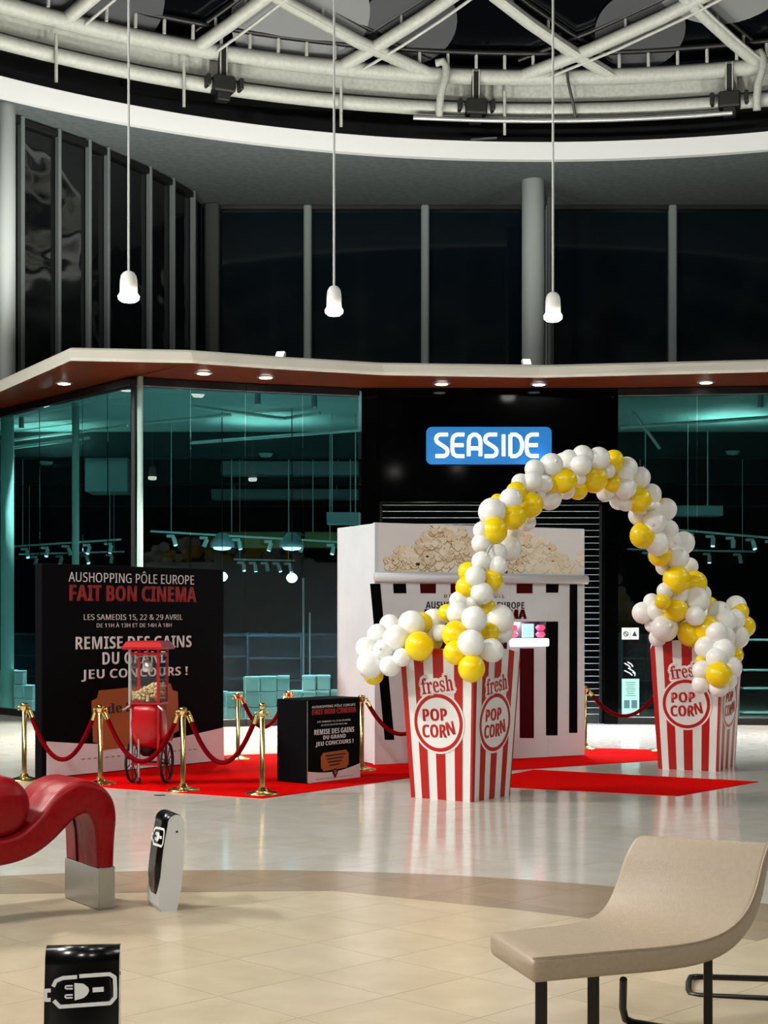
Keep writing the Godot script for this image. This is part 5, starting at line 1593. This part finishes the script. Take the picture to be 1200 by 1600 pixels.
# ------------------------------------------------------------------ red wave bench
func make_red_bench() -> void:
	var t = thing("wave_bench", "red upholstered wave-shaped bench on a chrome foot with a round bolster", "bench", Vector3(-1.659, 0.0, -8.947), -145.2)
	var vinyl = mat("red_vinyl", Color.WHITE, 0.38)
	grain(vinyl, noise_tex(0.02, Color(0.50, 0.0, 0.05), Color(0.58, 0.01, 0.065), 61), Vector3(2, 2, 2), false)
	vinyl.metallic_specular = 0.35
	bump(vinyl, noise_tex(0.006, Color.BLACK, Color.WHITE, 62, 1), 0.6)
	var cl = [[-0.05, 0.245, 0.050], [-0.05, 0.34, 0.055], [-0.05, 0.44, 0.062], [-0.045, 0.53, 0.075], [-0.015, 0.61, 0.088], [0.05, 0.66, 0.095], [0.12, 0.66, 0.098], [0.20, 0.62, 0.096], [0.27, 0.55, 0.09], [0.345, 0.48, 0.085], [0.43, 0.425, 0.08], [0.53, 0.395, 0.078], [0.64, 0.388, 0.078], [0.75, 0.41, 0.08], [0.86, 0.47, 0.085], [0.95, 0.55, 0.09], [1.03, 0.62, 0.096], [1.11, 0.66, 0.098], [1.19, 0.655, 0.094], [1.25, 0.60, 0.086], [1.28, 0.52, 0.074], [1.285, 0.43, 0.06], [1.285, 0.245, 0.05]]
	cl = smooth_rows(cl, 4)
	var D = 0.5
	var rings = []
	for i in cl.size():
		var a = cl[maxi(i - 1, 0)]
		var b = cl[mini(i + 1, cl.size() - 1)]
		var tg = Vector2(b[0] - a[0], b[1] - a[1]).normalized()
		var nm = Vector2(-tg.y, tg.x)
		var c = Vector2(cl[i][0], cl[i][1])
		var h = cl[i][2]
		var rad = minf(0.04, h * 0.7)
		var ring = []
		for q in [[1, 1, 0], [-1, 1, 90], [-1, -1, 180], [1, -1, 270]]:
			for k in 5:
				var an = deg_to_rad(q[2] + 22.5 * k)
				var zz = D / 2 + q[0] * (D / 2 - rad) + cos(an) * rad
				var off = q[1] * (h - rad) + sin(an) * rad
				var pp = c + nm * off
				ring.append(Vector3(pp.x, pp.y, zz))
		rings.append(ring)
	var m := MB.new(); m.smooth(true); m.loft(rings, true, true)
	obj("cushion", m, vinyl, t)
	var seam := MB.new()
	seam.tube([Vector3(0.004, 0.25, D * 0.62), Vector3(0.012, 0.44, D * 0.62), Vector3(0.03, 0.52, D * 0.62)], 0.007, 6)
	obj("seam", seam, mat("seam_dark", Color(0.05, 0.004, 0.006), 0.7), t)
	var chrome = mat("brushed_chrome", Color(0.72, 0.73, 0.74), 0.28, 1.0)
	for u in [-0.05, 1.285]:
		var f := MB.new(); f.box(Vector3(u, 0.125, D / 2), Vector3(0.104, 0.25, D), 0.006)
		var fo = obj("foot", f, chrome, t)
		var g := MB.new(); g.box(Vector3(u, 0.004, D / 2), Vector3(0.09, 0.008, D - 0.02))
		obj("foot_pad", g, mat("tyre", Color.BLACK), fo)
	var bl := MB.new()
	var bp = []
	for q in [[0.0, -0.02], [0.07, -0.015], [0.13, 0.005], [0.165, 0.04], [0.174, 0.09], [0.174, 0.41], [0.165, 0.46], [0.13, 0.495], [0.0, 0.52]]: bp.append(Vector2(q[0], q[1]))
	bl.lathe(bp, 36, Transform3D(Basis(Vector3.RIGHT, Vector3.FORWARD, Vector3.BACK) if false else Basis(Vector3.RIGHT, PI / 2), Vector3(0.575, 0.638, 0.0)))
	obj("bolster", bl, vinyl, t)

# ------------------------------------------------------------------ beige bench
func make_beige_bench() -> void:
	var t = thing("lounge_bench", "beige upholstered lounge bench with a curved back on black flat-bar legs", "bench")
	var lea = mat("beige_leather", Color.WHITE, 0.45)
	grain(lea, noise_tex(0.03, Color(0.63, 0.57, 0.49), Color(0.67, 0.61, 0.53), 71), Vector3(2, 2, 2))
	bump(lea, noise_tex(0.15, Color.BLACK, Color.WHITE, 72, 3), 0.15)
	# each row: near edge point, far edge point of the upper face
	var N = [Vector3(0.545, 0.45, -5.64), Vector3(0.559, 0.4505, -5.6453), Vector3(0.85, 0.45, -5.76), Vector3(1.08, 0.447, -5.86), Vector3(1.24, 0.455, -5.94), Vector3(1.35, 0.485, -6.0), Vector3(1.43, 0.54, -6.06), Vector3(1.485, 0.62, -6.12), Vector3(1.525, 0.71, -6.18), Vector3(1.56, 0.775, -6.23), Vector3(1.575, 0.79, -6.25)]
	var Fr = [Vector3(0.42, 0.45, -6.13), Vector3(0.4325, 0.4505, -6.137), Vector3(0.60, 0.45, -6.23), Vector3(0.73, 0.447, -6.31), Vector3(0.83, 0.455, -6.37), Vector3(0.895, 0.485, -6.40), Vector3(0.94, 0.54, -6.42), Vector3(0.975, 0.62, -6.44), Vector3(1.01, 0.71, -6.455), Vector3(1.05, 0.775, -6.465), Vector3(1.075, 0.79, -6.47)]
	var rows = []
	for i in N.size(): rows.append([N[i].x, N[i].y, N[i].z, Fr[i].x, Fr[i].y, Fr[i].z])
	var first = rows.pop_front()
	rows = smooth_rows(rows, 4)
	rows.push_front(first)
	N.clear(); Fr.clear()
	for r in rows:
		N.append(Vector3(r[0], r[1], r[2])); Fr.append(Vector3(r[3], r[4], r[5]))
	var rings = []
	for i in N.size():
		var a = maxi(i - 1, 0)
		var b = mini(i + 1, N.size() - 1)
		var along = (N[b] + Fr[b] - N[a] - Fr[a]).normalized()
		var across = (Fr[i] - N[i])
		var L = across.length()
		across /= L
		var dn = along.cross(across).normalized()
		if dn.dot(Vector3(0.3, -1, -0.3)) < 0: dn = -dn
		var th = 0.092
		var shrink = 0.0
		if i == 0 or i == N.size() - 1: shrink = 0.012
		var rad = 0.02
		var ring = []
		for q in [[1, 1, 0], [-1, 1, 90], [-1, -1, 180], [1, -1, 270]]:
			for k in 4:
				var an = deg_to_rad(q[2] + 30.0 * k)
				var s = L / 2 + q[0] * (L / 2 - rad - shrink) + cos(an) * rad
				var off = -th / 2 + q[1] * (th / 2 - rad - shrink) + sin(an) * rad
				ring.append(N[i] + across * s - dn * off)
		rings.append(ring)
	for r in rings: r.reverse()
	var m := MB.new(); m.smooth(true); m.loft(rings, true, true)
	obj("cushion", m, lea, t)
	# welted seam along the near upper edge
	var w := MB.new()
	var wp = []
	for i in range(0, N.size()): wp.append(N[i] + Vector3(0.004, 0.002, 0.004) + (Fr[i] - N[i]).normalized() * 0.008)
	w.tube(wp, 0.0045, 6)
	obj("piping", w, lea, t)
	var blk = mat("bar_black", Color(0.018, 0.018, 0.018), 0.4)
	var legs = [[Vector3(0.575, 0.36, -5.74), Vector3(0.60, 0.0, -5.74), 0.045], [Vector3(0.80, 0.36, -5.87), Vector3(0.80, 0.0, -5.87), 0.045], [Vector3(1.27, 0.38, -6.02), Vector3(1.27, 0.0, -6.02), 0.035]]
	for q in legs:
		var b := MB.new()
		b.box(Vector3((q[0].x + q[1].x) / 2, 0.19, q[0].z), Vector3(q[2], 0.38, 0.012), 0.003)
		obj("leg", b, blk, t)
	# bent sled legs
	var b1 := MB.new()
	b1.tube([Vector3(0.982, 0.222, -6.3), Vector3(0.995, 0.079, -6.4), Vector3(1.013, 0.02, -6.45), Vector3(1.05, 0.002, -6.46), Vector3(1.35, 0.012, -6.20)], 0.016, 8)
	obj("leg", b1, blk, t)
	var b2 := MB.new()
	b2.tube([Vector3(2.2, 0.014, -7.15), Vector3(1.48, 0.011, -7.25), Vector3(1.437, 0.02, -7.2), Vector3(1.418, 0.011, -7.15), Vector3(1.392, 0.006, -7.02), Vector3(1.39, 0.0, -6.95), Vector3(1.419, 0.002, -6.92), Vector3(2.1, 0.014, -6.75)], 0.014, 8)
	tag(obj("sled_base", b2, blk), "black bent floor bar of a neighbouring bench, mostly out of view", "bench base")

# ------------------------------------------------------------------ charging posts
func charger(label: String, at: Vector3, turn: float) -> void:
	var t = thing("charging_post", label, "charging post", at, turn, "phone charging posts")
	var W = 0.25
	var H = 0.56
	# side outline, front towards +x of this outline
	var side := PackedVector2Array()
	for q in [[-0.035, 0.0], [0.055, 0.0], [0.072, 0.03], [0.070, 0.12], [0.058, 0.28], [0.038, 0.42], [0.022, 0.50]]: side.append(Vector2(q[0], q[1]))
	for k in 9:
		var a = deg_to_rad(10.0 + 160.0 * k / 8.0)
		side.append(Vector2(-0.03 + 0.052 * cos(a), H - 0.055 + 0.055 * sin(a)))
	for q in [[-0.082, 0.46], [-0.078, 0.30], [-0.060, 0.12]]: side.append(Vector2(q[0], q[1]))
	# x of the outline becomes z, its thickness runs along x
	var fx = Transform3D(Basis(Vector3(0, 0, 1), Vector3(0, 1, 0), Vector3(-1, 0, 0)), Vector3.ZERO)
	var b := MB.new()
	b.prism(side, -W / 2, W / 2, fx)
	obj("shell", b, mat("shell_white", Color(0.84, 0.85, 0.86), 0.3), t)
	# dark front cover following the outline, rounded at its lower end, wrapped over the top
	var rows = []
	var src = [[0.066, 0.075], [0.071, 0.12], [0.066, 0.20], [0.058, 0.28], [0.048, 0.36], [0.038, 0.42], [0.022, 0.50]]
	for k in 7:
		var a = deg_to_rad(10.0 + 110.0 * k / 6.0)
		src.append([-0.03 + 0.052 * cos(a), H - 0.055 + 0.055 * sin(a)])
	for i in src.size():
		var half = W / 2 + 0.0015
		if src[i][1] < 0.2: half *= sqrt(clampf((src[i][1] - 0.06) / 0.14, 0.02, 1.0))
		var p = Vector2(src[i][0], src[i][1])
		var q = src[mini(i + 1, src.size() - 1)]
		var o = src[maxi(i - 1, 0)]
		var tg = Vector2(q[0] - o[0], q[1] - o[1]).normalized()
		var nm = Vector2(tg.y, -tg.x) * 0.003
		rows.append([p, nm, half])
	var c := MB.new(); c.smooth(true)
	for i in rows.size() - 1:
		var r = rows[i]
		var s = rows[i + 1]
		var va = func(row, sx): return Vector3(sx * row[2], row[0].y + row[1].y, row[0].x + row[1].x)
		c.quad(va.call(r, -1), va.call(r, 1), va.call(s, 1), va.call(s, -1))
		for sx in [-1, 1]:
			var i1 = Vector3(sx * r[2], r[0].y, r[0].x - 0.001)
			var i2 = Vector3(sx * s[2], s[0].y, s[0].x - 0.001)
			if sx > 0: c.quad(va.call(r, 1), i1, i2, va.call(s, 1))
			else: c.quad(i1, va.call(r, -1), va.call(s, -1), i2)
	obj("front_cover", c, mat("cover_black", Color(0.02, 0.023, 0.026), 0.22), t)
	# battery-and-plug sign on the slanted upper front
	var lean = atan2(0.038 - 0.058, 0.42 - 0.28)
	var ix = Transform3D(Basis(Vector3.RIGHT, -0.13), Vector3(0, 0.42, 0.041))
	var ic := MB.new()
	var pt = func(x: float, y: float): return Vector2((x - 490) / 425.0 * W, -(y - 1307) / 425.0 * W)
	ic.stroke([pt.call(462, 1228), pt.call(380, 1232), pt.call(340, 1248), pt.call(325, 1280)], 0.013, 0.0, 0.003, ix)
	ic.stroke([pt.call(475, 1224), pt.call(650, 1216), pt.call(680, 1235), pt.call(684, 1300), pt.call(684, 1350), pt.call(655, 1383), pt.call(500, 1390), pt.call(365, 1396), pt.call(330, 1360)], 0.013, 0.0, 0.003, ix)
	ic.stroke([pt.call(312, 1302), pt.call(281, 1302), pt.call(281, 1355), pt.call(312, 1355)], 0.013, 0.0, 0.003, ix)
	ic.stroke([pt.call(553, 1305), pt.call(617, 1302)], 0.016, 0.0, 0.003, ix)
	for y in [1286, 1338]:
		ic.stroke([pt.call(398, y - 8), pt.call(438, y - 8)], 0.005, 0.0, 0.003, ix)
		ic.stroke([pt.call(398, y + 8), pt.call(438, y + 8)], 0.005, 0.0, 0.003, ix)
		ic.stroke([pt.call(396, y - 8), pt.call(396, y + 8)], 0.005, 0.0, 0.003, ix)
	var pl := PackedVector2Array([pt.call(447, 1262), pt.call(500, 1268), pt.call(528, 1290), pt.call(533, 1310), pt.call(522, 1332), pt.call(500, 1350), pt.call(450, 1362)])
	ic.prism(pl, 0.0, 0.003, ix)
	obj("charging_sign", ic, mat("sign_print", Color(0.88, 0.89, 0.89), 0.5), t)
	for sx in [-1, 1]:
		var s := MB.new(); s.tube([Vector3(sx * W / 2, H - 0.10, -0.035), Vector3(sx * (W / 2 + 0.002), H - 0.10, -0.035)], 0.007, 10)
		obj("screw", s, mat("bar_black", Color.BLACK), t)

func make_chargers() -> void:
	charger("white and black charging post standing edge-on beside the red bench", Vector3(-1.289, 0.0, -9.047), -66.0)
	charger("charging post facing the viewer, its battery sign plain to see, cut by the lower frame", Vector3(-1.045, 0, -5.33), 6.0)
